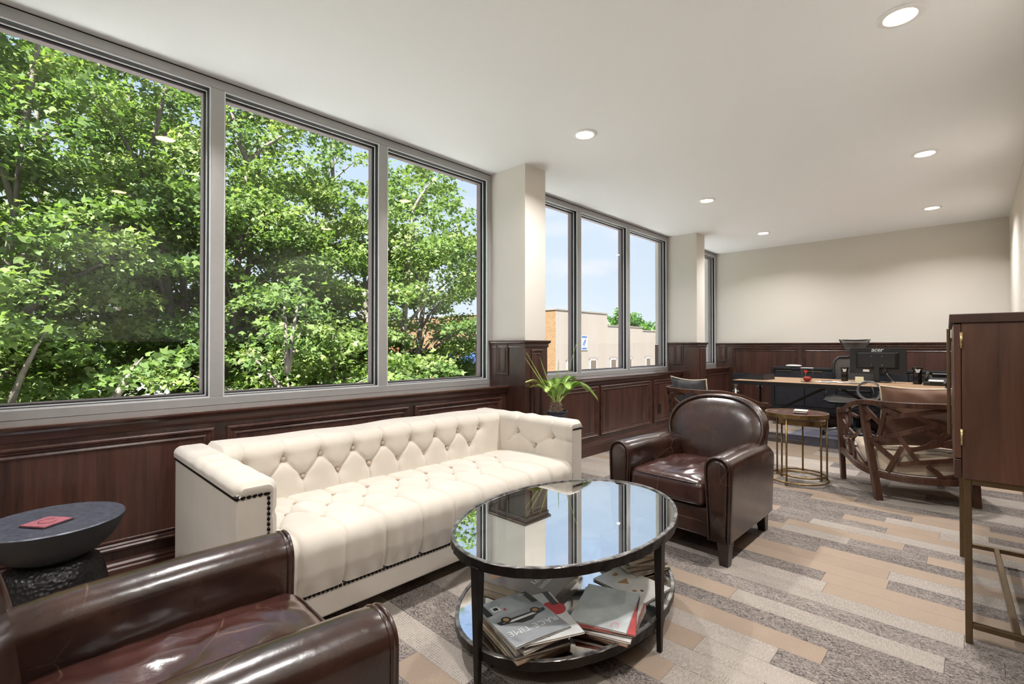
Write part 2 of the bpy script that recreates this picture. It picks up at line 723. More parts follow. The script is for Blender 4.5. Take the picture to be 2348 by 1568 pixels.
# ---- window wall: low spandrel with wainscot, sill, piers
FX = 0.200
for bi, (y0, y1) in enumerate(BAYS):
    M().box(-0.20, y0, -0.1, FX, y1, SILL - 0.038).obj('spandrel', 'wainscot_wood', wl)
    # outside strip below the window frame
    M().box(-0.20, y0, SILL - 0.038, -0.004, y1, SILL - 0.004).obj('sill_block', 'aluminium', wl)
    sill = M()
    prof = [(-0.003, SILL - 0.036), (0.222, SILL - 0.036), (0.226, SILL - 0.026), (0.240, SILL - 0.022), (0.247, SILL - 0.012), (0.247, SILL - 0.004), (0.243, SILL), (-0.003, SILL)]
    sill.loft([[(d, yy, z) for d, z in prof] for yy in (y0 + 0.0005, y1 - 0.0005)])
    sill.obj('window_sill', 'sill_wood', wl, smooth=False)
    ap = M()
    prof = [(FX, SILL - 0.075), (FX + 0.008, SILL - 0.073), (FX + 0.012, SILL - 0.06), (FX + 0.016, SILL - 0.0365), (FX, SILL - 0.0365)]
    ap.loft([[(d, yy, z) for d, z in prof] for yy in (y0 + 0.001, y1 - 0.001)])
    ap.obj('apron_moulding', 'wainscot_wood_h', wl)
    base_cap(wl, (FX, y0 + 0.001), (FX, y1 - 0.001), (1, 0))
    spans = {0: [(-2.68, -1.62), (-1.56, -0.53)], 1: [(-0.14, 0.77), (0.83, 2.018), (2.072, 2.985)],
             2: [(3.385, 4.472), (4.522, 5.655), (5.735, 6.52)], 3: [(6.91, 8.30)]}[bi]
    for a, b in spans:
        panel(wl, (FX, a, 0.192), R(90), b - a, 0.545)
# outlet in the third panel of the second bay
ot = M().box(FX, 5.87, 0.30, FX + 0.010, 5.945, 0.42).obj('outlet_plate', plain('outlet_brown', (0.02, 0.010, 0.008), 0.35), wl, bevel=0.004)
for z in (0.335, 0.385):
    M().box(FX + 0.010, 5.89, z - 0.015, FX + 0.0125, 5.925, z + 0.015).obj('socket', 'gasket', ot)

for y0, y1 in PIERS:
    p = M().box(-0.20, y0, CAP - 0.02, PIER, y1, ZC).obj('pier', 'wall_paint', wl)
    M().box(-0.20, y0 - 0.012, -0.1, PIER + 0.012, y1 + 0.012, CAP - 0.03).obj('pier_cladding', 'wainscot_wood', wl)
    X0, X1, Y0, Y1 = 0.004, PIER + 0.012, y0 - 0.012, y1 + 0.012
    # cap moulding around the three room sides
    prof = [(0.0, CAP - 0.062), (0.006, CAP - 0.060), (0.009, CAP - 0.05), (0.008, CAP - 0.03), (0.020, CAP - 0.022), (0.024, CAP - 0.012), (0.024, CAP), (-0.03, CAP)]
    mm = M()
    rings = []
    for d, z in prof:
        rings.append([(X0, Y0 - d, z), (X1 + d, Y0 - d, z), (X1 + d, Y1 + d, z), (X0, Y1 + d, z)])
    mm.loft(rings, cap=True)
    mm.obj('pier_cap', 'wainscot_wood_h', wl)
    # small vertical panels: above the sill on the reveal, tall on the front
    panel(wl, (0.085, Y0, SILL + 0.085), 0, 0.150, 0.285, 0.85)
    panel(wl, (0.235, Y1, SILL + 0.085), pi, 0.150, 0.285, 0.85)
    panel(wl, (X1, y0 + 0.060, 0.195), R(90), y1 - y0 - 0.12, 0.955, 0.9)
    base_cap(wl, (X1, Y0), (X1, Y1), (1, 0))
    M().box(FX + 0.012, Y0 - 0.016, -0.0, X1 + 0.017, Y0, 0.105).obj('baseboard', 'wainscot_wood_h', wl)
    M().box(FX + 0.012, Y1, -0.0, X1 + 0.017, Y1 + 0.016, 0.105).obj('baseboard', 'wainscot_wood_h', wl)

# ---- windows: one per bay, aluminium storefront frames with three lights
MULL = [[-1.99, -1.24], [0.834, 1.933], [4.416, 5.478], []]
for bi, (y0, y1) in enumerate(BAYS):
    wd = sgroup('window_%d' % (bi + 1))
    zb, zt = SILL, ZC - 0.008
    edges = [y0] + MULL[bi] + [y1]
    # head, foot, jambs, mullions
    M().box(-0.115, y0, zt - 0.052, 0.0, y1, zt).obj('head_rail', 'aluminium', wd, bevel=0.002)
    M().box(-0.115, y0, zb, 0.0, y1, zb + 0.046).obj('bottom_rail', 'aluminium', wd, bevel=0.002)
    M().box(-0.115, y0, zt, -0.006, y1, ZC).obj('painted_shade_strip', 'painted_shade_black', wd)  # black strip painted in for the shadow line under the ceiling
    zz0, zz1 = zb + 0.046, zt - 0.052
    for j, yy in enumerate((y0, y1)):
        s = 0.05 if j == 0 else -0.05
        M().box(-0.115, min(yy, yy + s), zz0, 0.0, max(yy, yy + s), zz1).obj('jamb', 'aluminium', wd, bevel=0.002)
    for ym in MULL[bi]:
        M().box(-0.115, ym - 0.034, zz0, 0.0, ym + 0.034, zz1).obj('mullion', 'aluminium', wd, bevel=0.002)
    for k in range(len(edges) - 1):
        a = edges[k] + (0.05 if k == 0 else 0.034)
        b = edges[k + 1] - (0.05 if k == len(edges) - 2 else 0.034)

        def frame(name, mat, t0, t1, xa, xb):
            mm = M()
            rings = []
            for i, xx in ((t0, xa), (t0, xb), (t1, xb), (t1, xa), (t0, xa)):
                rings.append([(xx, a + i, zz0 + i), (xx, b - i, zz0 + i), (xx, b - i, zz1 - i), (xx, a + i, zz1 - i)])
            mm.loft(rings, cap=False)
            return mm.obj(name, mat, wd)
        frame('glazing_bead', 'aluminium_light', 0.0, 0.007, -0.012, -0.003)
        frame('gasket', 'gasket', 0.0, 0.009, -0.042, -0.012)
        frame('inner_bead', 'aluminium_light', 0.0, 0.015, -0.052, -0.042)
        frame('outer_gasket', 'gasket', 0.0, 0.020, -0.068, -0.060)
        frame('outer_frame', 'outer_frame', 0.0, 0.026, -0.115, -0.068)
        M().box(-0.060, a + 0.002, zz0 + 0.002, -0.052, b - 0.002, zz1 - 0.002).obj('pane', 'window_glass', wd)

# ---- back wall wainscot
M().box(FX, YB - 0.020, 0.0, XW - 0.02, YB, CAP - 0.03).obj('wainscot_board', 'wainscot_wood', wb)
chair_rail(wb, (0.0, YB - 0.020), (XW, YB - 0.020), (0, -1))
M().box(0.0, YB - 0.020, SILL, FX, YB, CAP - 0.03).obj('wainscot_board', 'wainscot_wood', wb)
panel(wb, (0.055, YB - 0.020, SILL + 0.085), 0, 0.125, 0.285, 0.8)
for a, b in ((0.275, 1.235), (1.30, 2.30), (2.365, 3.44)):
    panel(wb, (a, YB - 0.020, 0.215), 0, b - a, 0.935)
base_cap(wb, (FX, YB - 0.020), (XW - 0.02, YB - 0.020), (0, -1))
# ---- right wall and near wall wainscot
M().box(XW - 0.020, YN, 0.0, XW, YB, CAP - 0.03).obj('wainscot_board', 'wainscot_wood', wr)
chair_rail(wr, (XW - 0.020, YN), (XW - 0.020, YB), (-1, 0))
yy = 8.25
while yy - 1.1 > YN:
    panel(wr, (XW - 0.020, yy, 0.215), R(-90), 1.08, 0.935)
    yy -= 1.145
base_cap(wr, (XW - 0.020, YN + 0.02), (XW - 0.020, YB - 0.02), (-1, 0))
M().box(FX, YN, 0.0, XW - 0.02, YN + 0.02, CAP - 0.03).obj('wainscot_board', 'wainscot_wood', wn)
chair_rail(wn, (0.0, YN + 0.02), (XW, YN + 0.02), (0, 1))
for k in range(3):
    panel(wn, (3.40 - k * 1.06, YN + 0.02, 0.215), pi, 1.0, 0.935)
base_cap(wn, (FX, YN + 0.02), (XW - 0.02, YN + 0.02), (0, 1))

# ---- recessed ceiling lamps
plain('lamp_trim', (0.86, 0.86, 0.85), 0.45)
m, n, l, bs = new_mat('lamp_diffuser')
bs.inputs['Base Color'].default_value = (0.9, 0.9, 0.9, 1)
bs.inputs['Emission Color'].default_value = (1.0, 0.74, 0.42, 1)
bs.inputs['Emission Strength'].default_value = 18.0
trim_me = diff_me = None
LPOS = [(1.12, 2.94), (1.12, 5.19), (1.08, 7.24), (2.95, 2.92), (2.91, 5.15), (2.85, 7.24), (1.10, 0.80), (2.95, 0.75), (1.10, -1.40), (2.95, -1.40)]
LLAB = {0: 'nearest ceiling lamp above the tufted sofa, beside the windows', 1: 'middle recessed lamp of the ceiling row beside the windows',
        2: 'farthest recessed lamp of the ceiling row beside the windows', 3: 'largest ceiling lamp, near the upper right corner of the view',
        4: 'middle recessed lamp of the ceiling row away from the windows', 5: 'farthest recessed lamp of the ceiling row away from the windows',
        6: 'recessed lamp just at the top edge of the view', 7: 'recessed lamp above the camera', 8: 'recessed lamp behind the camera by the windows',
        9: 'recessed lamp behind the camera by the right wall'}
for i, (x, y) in enumerate(LPOS):
    t = thing('recessed_lamp', LLAB[i], 'ceiling light', (x, y, ZC), 0, 'recessed ceiling lamps')
    if trim_me is None:
        mm = M()
        mm.lathe([(0.091, 0.0), (0.091, -0.004), (0.084, -0.009), (0.066, -0.009), (0.060, -0.003)], 40)
        o1 = mm.obj('trim_ring', 'lamp_trim', t, smooth=True, angle=40)
        mm = M()
        mm.lathe([(0.0, -0.0032), (0.062, -0.0032)], 40)
        o2 = mm.obj('diffuser', 'lamp_diffuser', t)
        trim_me, diff_me = o1.data, o2.data
    else:
        link('trim_ring', trim_me, None, t)
        link('diffuser', diff_me, None, t)
    ld = bpy.data.lights.new('lamp_light', 'AREA')
    ld.shape = 'DISK'
    ld.size = 0.115
    ld.energy = LAMP_POWER
    ld.color = (1.0, 0.99, 0.985)
    ld.spread = R(142)
    lo = bpy.data.objects.new('lamp_light', ld)
    lo.location = (0, 0, -0.012)
    lo.parent = t
    COL.objects.link(lo)

# ================================================================== outside
ZG = -3.7
m, n, l, bs = new_mat('pavement')
f = noise(n, l, mapped(n, l, (1, 1, 1)), 1.5, 6)
l.new(ramp(n, l, f, [(0.3, (0.30, 0.29, 0.27)), (0.7, (0.38, 0.37, 0.34))]), bs.inputs['Base Color'])
bs.inputs['Roughness'].default_value = 0.9
struct(M().box(-160, -140, ZG - 0.3, 60, 220, ZG).obj('ground', 'pavement'))
plain('bounce_white', (0.86, 0.86, 0.86), 0.8, var=0.03, vscale=2)
lr = sgroup('added_bounce_roof')  # unseen roof block, added to bounce sunlight up onto the room ceiling
M().box(-3.5, -12.0, -0.75, -0.2, 14.0, -0.45).obj('bounce_top', 'bounce_white', lr)
M().box(-3.56, -12.0, -0.80, -3.5, 14.0, -0.40).obj('bounce_edge', 'aluminium', lr)
M().box(-3.4, -12.0, ZG, -0.2, 14.0, -0.75).obj('bounce_base', 'bounce_white', lr)
plain('lawn', (0.06, 0.12, 0.022), 0.95, var=0.4, vscale=3)
lw_ = M().box(-13.0, -9.0, ZG, -2.5, 12.5, ZG + 0.005).obj('lawn', 'lawn')
lw_['kind'] = 'stuff'
lw_['label'] = 'green lawn under the maple trees outside the windows'
lw_['category'] = 'grass'

# ---- bark and leaves
m, n, l, bs = new_mat('bark')
f = noise(n, l, mapped(n, l, (14, 14, 3)), 1.0, 6, 0.7, 0.5)
l.new(ramp(n, l, f, [(0.3, (0.065, 0.052, 0.044)), (0.7, (0.19, 0.16, 0.14))]), bs.inputs['Base Color'])
bs.inputs['Roughness'].default_value = 0.9
bump(n, l, bs, f, 0.6, 0.02)


def leaf_mat(name, dark, mid, light):
    m, n, l, bs = new_mat(name)
    n.remove(bs)
    at_ = n.new('ShaderNodeAttribute')
    at_.attribute_name = 'tint'
    col = ramp(n, l, at_.outputs['Fac'], [(0.0, dark), (0.55, mid), (1.0, light)])
    df = n.new('ShaderNodeBsdfDiffuse')
    tl = n.new('ShaderNodeBsdfTranslucent')
    gs = n.new('ShaderNodeBsdfGlossy')
    gs.inputs['Roughness'].default_value = 0.45
    gs.inputs['Color'].default_value = (0.8, 0.85, 0.8, 1)
    l.new(col, df.inputs[0])
    mc = n.new('ShaderNodeMixRGB')
    mc.blend_type = 'MULTIPLY'
    mc.inputs[0].default_value = 1.0
    mc.inputs[2].default_value = (1.1, 1.25, 0.5, 1)
    l.new(col, mc.inputs[1])
    l.new(mc.outputs[0], tl.inputs[0])
    a1 = n.new('ShaderNodeMixShader')
    a1.inputs[0].default_value = 0.48
    l.new(df.outputs[0], a1.inputs[1])
    l.new(tl.outputs[0], a1.inputs[2])
    a2 = n.new('ShaderNodeMixShader')
    a2.inputs[0].default_value = 0.015
    l.new(a1.outputs[0], a2.inputs[1])
    l.new(gs.outputs[0], a2.inputs[2])
    l.new(a2.outputs[0], n['Material Output'].inputs[0])
    return m


leaf_mat('maple_leaves', (0.080, 0.135, 0.048), (0.150, 0.215, 0.066), (0.24, 0.28, 0.118))
leaf_mat('dark_leaves', (0.03, 0.09, 0.02), (0.07, 0.17, 0.03), (0.14, 0.26, 0.05))
leaf_mat('hill_leaves', (0.10, 0.17, 0.07), (0.18, 0.27, 0.10), (0.30, 0.40, 0.15))

LEAF = np.array([(0, 0), (0.30, 0.10), (0.52, 0.42), (0.20, 0.50), (0.0, 1.0), (-0.20, 0.50), (-0.52, 0.42), (-0.30, 0.10)], float)


def leaf_cloud(name, centres, dirs, n_per, spread, size, mat, parent, rs, droop=0.35, up_bias=1.0):
    """real leaf blades, scattered along sprays; spread = (along, across, thick)"""
    K = len(centres)
    C = np.repeat(np.array(centres, float), n_per, 0)
    D = np.repeat(np.array(dirs, float), n_per, 0)
    N = len(C)
    H = D.copy()
    H[:, 2] = 0
    H /= np.linalg.norm(H, axis=1)[:, None] + 1e-9
    S = np.stack([-H[:, 1], H[:, 0], np.zeros(N)], 1)
    a = rs.uniform(-1, 1, N)
    b = rs.normal(0, 0.5, N) * (1.05 - 0.5 * np.abs(a))
    c = rs.normal(0, 0.5, N)
    P = C + H * (a * spread[0])[:, None] + S * (b * spread[1])[:, None]
    P[:, 2] += c * spread[2] + D[:, 2] * a * spread[0] - droop * (a * 0.5 + 0.5) ** 2 * spread[0] - 0.3 * np.abs(b) * spread[1]
    # blade frame: the tip points outward and down, the face looks up and out
    tip = H * 0.8 + rs.normal(0, 0.75, (N, 3))
    tip[:, 2] -= 0.35
    tip /= np.linalg.norm(tip, axis=1)[:, None]
    nr = rs.normal(0, 0.45, (N, 3))
    nr[:, 2] += up_bias
    nr += H * 0.25
    nr -= tip * (nr * tip).sum(1)[:, None]
    nr /= np.linalg.norm(nr, axis=1)[:, None]
    sd = np.cross(tip, nr)
    s = size * rs.uniform(0.7, 1.25, N)
    k = len(LEAF)
    V = P[:, None, :] + (sd[:, None, :] * LEAF[None, :, 0, None] + tip[:, None, :] * LEAF[None, :, 1, None]) * s[:, None, None]
    V += nr[:, None, :] * (-0.35 * np.abs(LEAF[None, :, 0, None])) * s[:, None, None]
    V = V.reshape(-1, 3)
    me = bpy.data.meshes.new(name)
    me.vertices.add(len(V))
    me.vertices.foreach_set('co', V.ravel())
    me.loops.add(N * k)
    me.loops.foreach_set('vertex_index', np.arange(N * k, dtype=np.int32))
    me.polygons.add(N)
    me.polygons.foreach_set('loop_start', np.arange(0, N * k, k, dtype=np.int32))
    at_ = me.attributes.new('tint', 'FLOAT', 'FACE')
    spray = np.repeat(rs.uniform(0.15, 0.85, K), n_per)
    at_.data.foreach_set('value', np.clip(spray + rs.normal(0, 0.16, N), 0, 1).astype(np.float32))
    me.update(calc_edges=True)
    o = link(name, me, mat, parent)
    o['kind'] = 'stuff'
    return o


def maple(label, base, height, crown, n_spray, n_per, seed, stems=3, size=0.13, mat='maple_leaves', group='maple trees outside the windows', cat='tree', spread=(0.62, 0.52, 0.13), cut=None):
    """crown = (dx,dy,z centre,rx,ry,rz)"""
    rs = np.random.RandomState(seed)
    t = thing('maple_tree', label, cat, base, 0, group)
    cx, cy, cz, rx, ry, rz = crown
    cen, dr = [], []
    while len(cen) < n_spray:
        d = rs.normal(0, 1, 3)
        d /= np.linalg.norm(d)
        q = rs.uniform(0.12, 1.0) ** 0.5
        # irregular outline
        lob = 1 + 0.16 * sin(3.1 * math.atan2(d[1], d[0]) + seed) + 0.13 * sin(5 * d[2] * 2 + seed * 2)
        p = np.array([cx + d[0] * rx * q * lob, cy + d[1] * ry * q * lob, cz + d[2] * rz * q * lob])
        if p[2] + base[2] < ZG + 0.5:
            continue
        if cut is not None and not cut(p + np.array(base)):
            continue
        cen.append(p)
        dd = np.array([d[0], d[1], 0.0])
        dd /= np.linalg.norm(dd) + 1e-9
        dr.append((dd[0], dd[1], 0.25 + 0.35 * d[2]))
    leaf_cloud('foliage', cen, dr, n_per, spread, size, mat, t, rs)
    # stems and limbs
    tops = []
    for s in range(stems):
        a = 2 * pi * s / stems + seed
        lean = 0.16 * min(rx, ry)
        bx, by = 0.16 * cos(a) * (stems > 1), 0.16 * sin(a) * (stems > 1)
        pts, rr = [], []
        nn = 9
        for i in range(nn + 1):
            q = i / nn
            wob = 0.07 * sin(4 * q + a * 3)
            pts.append((bx + cx * q + cos(a) * lean * q * 2.2 + wob, by + cy * q + sin(a) * lean * q * 2.2 - wob, q * height * 0.80))
            rr.append((0.15 if stems > 1 else 0.2) * (1 - 0.88 * q) * height / 9)
        M().tube(pts, rr, 8).obj('trunk', 'bark', t, smooth=True)
        tops.append(pts)
    lm = M()
    for i in range(min(len(cen), 70)):
        p = cen[i]
        pt = min(tops, key=lambda P: min((Vector(q) - Vector(p)).length for q in P[3:-1]))
        zt_ = p[2] - 0.55 * math.hypot(p[0] - pt[4][0], p[1] - pt[4][1]) - 0.2
        k = min(range(len(pt)), key=lambda i_: abs(pt[i_][2] - zt_))
        a_ = Vector(pt[max(1, k)])
        b_ = Vector(p)
        mid = (a_ + b_) / 2 + Vector((0, 0, 0.12 * (b_ - a_).length))
        lm.tube([a_, a_.lerp(mid, 0.6) , mid.lerp(b_, 0.35), b_], [0.045, 0.032, 0.02, 0.008], 5)
    lm.obj('branches', 'bark', t, smooth=True)['kind'] = 'stuff'
    return t


maple('bright green maple filling the leftmost window pane', (-6.6, -0.9, ZG), 9.4, (0.2, 0.2, 5.4, 2.5, 2.7, 5.2), 260, 250, 3, 3, size=0.096)
maple('tall maple with a grey trunk behind the first window mullion', (-7.6, 2.6, ZG + 0.03), 10.4, (0.0, 0.1, 5.8, 2.5, 2.8, 5.4), 270, 250, 5, 4, size=0.096)
maple('maple reaching its branches right in the third window pane', (-7.0, 6.3, ZG), 9.9, (0.1, 0.35, 5.0, 2.5, 2.95, 5.0), 270, 250, 8, 3, size=0.096)
maple('far back maple seen between the trunks of the nearer maples', (-11.0, 1.0, ZG), 12.5, (0, 0, 6.6, 3.0, 3.4, 6.0), 220, 200, 12, 3, size=0.12)
maple('back row maple behind the second window pane', (-11.2, 6.2, ZG), 12.0, (0, -0.2, 6.4, 2.8, 3.1, 5.6), 200, 200, 15, 3, size=0.12)
maple('low yellow-green maple sapling near the sofa side sill', (-4.6, 3.4, ZG), 5.6, (0, 0, 3.5, 1.15, 1.6, 2.1), 62, 180, 21, 2, size=0.10)
maple('low leafy maple sapling below the leftmost pane', (-4.4, 0.4, ZG), 5.2, (0, 0, 3.0, 1.1, 1.5, 2.0), 50, 180, 23, 2, size=0.10)

# ---- brick building with painted side
m, n, l, bs = new_mat('orange_brick')
tcn = n.new('ShaderNodeTexCoord')
mpn = n.new('ShaderNodeMapping')
mpn.inputs['Rotation'].default_value = (R(90), 0, 0)
l.new(tcn.outputs['Object'], mpn.inputs[0])
br = n.new('ShaderNodeTexBrick')
br.inputs['Color1'].default_value = (0.125, 0.064, 0.024, 1)
br.inputs['Color2'].default_value = (0.155, 0.086, 0.035, 1)
br.inputs['Mortar'].default_value = (0.155, 0.115, 0.075, 1)
br.inputs['Scale'].default_value = 2.2
br.inputs['Mortar Size'].default_value = 0.022
l.new(mpn.outputs[0], br.inputs['Vector'])
l.new(br.outputs['Color'], bs.inputs['Base Color'])
bs.inputs['Roughness'].default_value = 0.9
m, n, l, bs = new_mat('cream_painted_brick')
tcn = n.new('ShaderNodeTexCoord')
mpn = n.new('ShaderNodeMapping')
mpn.inputs['Rotation'].default_value = (R(90), 0, R(90))
l.new(tcn.outputs['Object'], mpn.inputs[0])
br = n.new('ShaderNodeTexBrick')
br.inputs['Color1'].default_value = (0.195, 0.172, 0.158, 1)
br.inputs['Color2'].default_value = (0.205, 0.181, 0.167, 1)
br.inputs['Mortar'].default_value = (0.178, 0.155, 0.14, 1)
br.inputs['Scale'].default_value = 2.2
br.inputs['Mortar Size'].default_value = 0.012
l.new(mpn.outputs[0], br.inputs['Vector'])
st_ = noise(n, l, mapped(n, l, (0.1, 3.0, 0.12)), 1.0, 3)
mxs = n.new('ShaderNodeMixRGB')
mxs.blend_type = 'MULTIPLY'
mxs.inputs[0].default_value = 1.0
l.new(br.outputs['Color'], mxs.inputs[1])
l.new(ramp(n, l, st_, [(0.35, (0.97, 0.93, 0.88)), (0.6, (1, 1, 1))]), mxs.inputs[2])
l.new(mxs.outputs[0], bs.inputs['Base Color'])
bs.inputs['Roughness'].default_value = 0.9
plain('coping', (0.15, 0.125, 0.115), 0.8)
plain('awning_blue', (0.02, 0.05, 0.17), 0.6, var=0.15)
plain('dark_window', (0.05, 0.035, 0.03), 0.12)
plain('brown_shade', (0.07, 0.05, 0.036), 0.6)
plain('white_paint', (0.25, 0.25, 0.25), 0.7)

BX, BY = -14.0, 21.49
bb = thing('brick_building', 'orange brick building with cream painted side wall and blue awnings', 'building', (BX, BY, ZG))
hz = lambda z: z - ZG
M().box(-20, 0.02, 0, -0.02, 5.25, hz(3.24)).obj('wall', 'orange_brick', bb)
M().box(-0.02, 0.0, 0, 0.0, 5.27, hz(3.24)).obj('side_wall', 'cream_painted_brick', bb)
M().box(-0.02, 5.27, 0, 0.0, 9.86, hz(2.48)).obj('side_wall', 'cream_painted_brick', bb)
M().box(-0.02, 9.86, 0, 0.0, 22.0, hz(2.26)).obj('side_wall', 'cream_painted_brick', bb)
M().box(-20, 5.25, 0, -0.02, 22.0, hz(2.2)).obj('rear_wing', 'cream_painted_brick', bb)
M().box(-20.1, -0.04, hz(3.24), 0.05, 5.30, hz(3.31)).obj('coping', 'coping', bb)
M().box(-0.3, 5.30, hz(2.48), 0.05, 9.89, hz(2.54)).obj('coping', 'coping', bb)
M().box(-0.3, 9.89, hz(2.26), 0.05, 22.0, hz(2.32)).obj('coping', 'coping', bb)
for y in (3.30, 5.62, 7.60, 10.29, 13.2, 16.0):
    wdw = M().box(0.0, y, hz(-1.35), 0.05, y + 0.70, hz(0.36)).obj('window', 'white_paint', bb)
    M().box(0.05, y + 0.07, hz(-0.40), 0.056, y + 0.63, hz(0.28)).obj('blind', 'brown_shade', wdw)
    M().box(0.05, y + 0.07, hz(-1.27), 0.056, y + 0.63, hz(-0.50)).obj('pane', 'dark_window', wdw)
    M().box(0.0, y - 0.12, hz(0.36), 0.035, y + 0.82, hz(0.46)).obj('lintel', 'coping', bb)
dd_ = M().box(0.0, 0.95, hz(-3.0), 0.04, 1.75, hz(0.33)).obj('blocked_door', 'white_paint', bb)
M().box(0.0, 0.88, hz(0.33), 0.05, 1.82, hz(0.42)).obj('lintel', 'coping', bb)
# blue and white wall sign with its arrow mark
sg = M().box(0.0, 2.36, hz(0.92), 0.04, 3.02, hz(1.82)).obj('sign_board', 'white_paint', bb)
mm = M()
mm.bar((0.046, 2.50, hz(1.25)), (0.046, 2.74, hz(1.58)), 0.012, 0.06, (1, 0, 0))
mm.bar((0.046, 2.84, hz(1.60)), (0.046, 2.62, hz(1.18)), 0.012, 0.06, (1, 0, 0))
mm.box(0.041, 2.44, hz(0.98), 0.05, 2.94, hz(1.07))
mm.box(0.041, 2.42, hz(1.68), 0.05, 2.96, hz(1.78))
mm.obj('sign_mark', 'awning_blue', sg)


def awning(x0, x1, z0, z1, dep):
    mm = M()
    mm.loft([[(x0, 0.02, z1), (x0, 0.02, z0), (x0, -dep, z0)], [(x1, 0.02, z1), (x1, 0.02, z0), (x1, -dep, z0)]])
    o = mm.obj('awning', 'awning_blue', bb)
    k = int((x1 - x0) / 0.22)
    q = M()
    for i in range(k + 1):
        xx = x0 + (x1 - x0) * i / k
        q.bar((xx, 0.02, z1 + 0.015), (xx, -dep, z0 + 0.015), 0.03, 0.03)
    q.obj('seam', 'awning_blue', o)


for x0, x1 in ((-8.0, -6.6), (-10.6, -9.0), (-13.0, -11.6), (-5.0, -3.6)):
    awning(x0, x1, hz(0.0), hz(0.72), 0.9)
    wdw = M().box(x0 + 0.2, -0.03, hz(-1.0), x1 - 0.1, 0.03, hz(0.02)).obj('window', 'white_paint', bb)
    M().box(x0 + 0.3, -0.036, hz(-0.85), x1 - 0.2, -0.03, hz(0.0)).obj('pane', 'dark_window', wdw)
awning(-11.0, -7.6, hz(-1.75), hz(-1.25), 1.2)

# ---- low white building with orange band behind the maples
plain('orange_band', (0.28, 0.10, 0.05), 0.7)
lb = thing('low_shop_building', 'low white shop building with orange bands behind the maples', 'building', (-27.0, 14.0, ZG))
M().box(-6, -9, 0, 0, 6.5, hz(0.75)).obj('wall', 'white_paint', lb)
M().box(-6.1, -9.1, hz(0.75), 0.12, 6.6, hz(1.05)).obj('roof_edge', 'orange_band', lb)
M().box(0.0, -9, 0.2, 0.06, 6.5, hz(-1.6)).obj('lower_band', 'orange_band', lb)
for k in range(4):
    M().box(0.0, -8 + k * 3.6, hz(-1.5), 0.07, -5.6 + k * 3.6, hz(-0.3)).obj('window', 'dark_window', lb)

# ---- far town: small building with blue awning, tree behind the roof, hills
fb = thing('far_building', 'small pale building with a blue awning seen in the last window', 'building', (-24.0, 68.0, ZG))
M().box(-12, 0, 0, 0, 30, hz(2.6)).obj('wall', 'cream_painted_brick', fb)
M().box(-12.2, -0.2, hz(2.6), 0.2, 30, hz(2.9)).obj('roof_edge', 'coping', fb)
mm = M()
mm.loft([[(0, 2, hz(1.4)), (0, 2, hz(-0.6)), (1.6, 2, hz(-0.6))], [(0, 14, hz(1.4)), (0, 14, hz(-0.6)), (1.6, 14, hz(-0.6))]])
mm.obj('awning', 'awning_blue', fb)
maple('dark green round tree rising behind the painted building roof', (-31.0, 58.0, ZG), 9.5, (0, 0, 6.6, 3.6, 3.6, 2.6), 200, 90, 31, 1, size=0.34, mat='dark_leaves', group='far trees', spread=(0.8, 0.8, 0.4))
maple('pale far tree by the small building in the last window', (-29.0, 104.0, ZG), 11, (0, 0, 8.0, 6.5, 6.5, 4.0), 170, 70, 35, 1, size=0.6, mat='hill_leaves', group='far trees', spread=(1.4, 1.4, 0.7))
mm = M()
grid_mesh(mm, lambda u, v: (-150 + 175 * u, 175 - 60 * u + 60 * v, ZG + (13 + 3.5 * sin(7 * u + 1) + 1.3 * sin(23 * u)) * sin(pi * min(1, 0.02 + v * 0.62)) + 0.9 * sin(60 * u + 9 * v) * v), 120, 12)
hl = mm.obj('hills', plain('hill_green', (0.12, 0.175, 0.085), 0.95, var=0.4, vscale=0.12), smooth=True)
struct(hl)

# ================================================================== seating
def fabric(name, c, rough=0.9, weave=420, sheen=0.3, var=0.05):
    m, n, l, bs = new_mat(name)
    v = mapped(n, l, (1, 1, 1))
    f = noise(n, l, v, 6, 3)
    lo = [k * (1 - var) for k in c]
    hi = [min(1, k * (1 + var)) for k in c]
    l.new(ramp(n, l, f, [(0.3, lo), (0.7, hi)]), bs.inputs['Base Color'])
    bs.inputs['Roughness'].default_value = rough
    bs.inputs['Sheen Weight'].default_value = sheen
    bs.inputs['Specular IOR Level'].default_value = 0.2
    bump(n, l, bs, noise(n, l, v, weave, 1), 0.12, 0.002)
    return m


fabric('cream_linen', (0.57, 0.515, 0.445))
fabric('cream_button', (0.46, 0.37, 0.28))
plain('nailhead_black', (0.012, 0.010, 0.009), 0.3, 0.6)
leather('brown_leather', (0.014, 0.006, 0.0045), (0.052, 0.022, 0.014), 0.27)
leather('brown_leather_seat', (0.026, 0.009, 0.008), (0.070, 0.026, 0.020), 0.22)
wood('dark_leg', (0.012, 0.007, 0.005), (0.035, 0.018, 0.012), 0.35, (50, 50, 4))


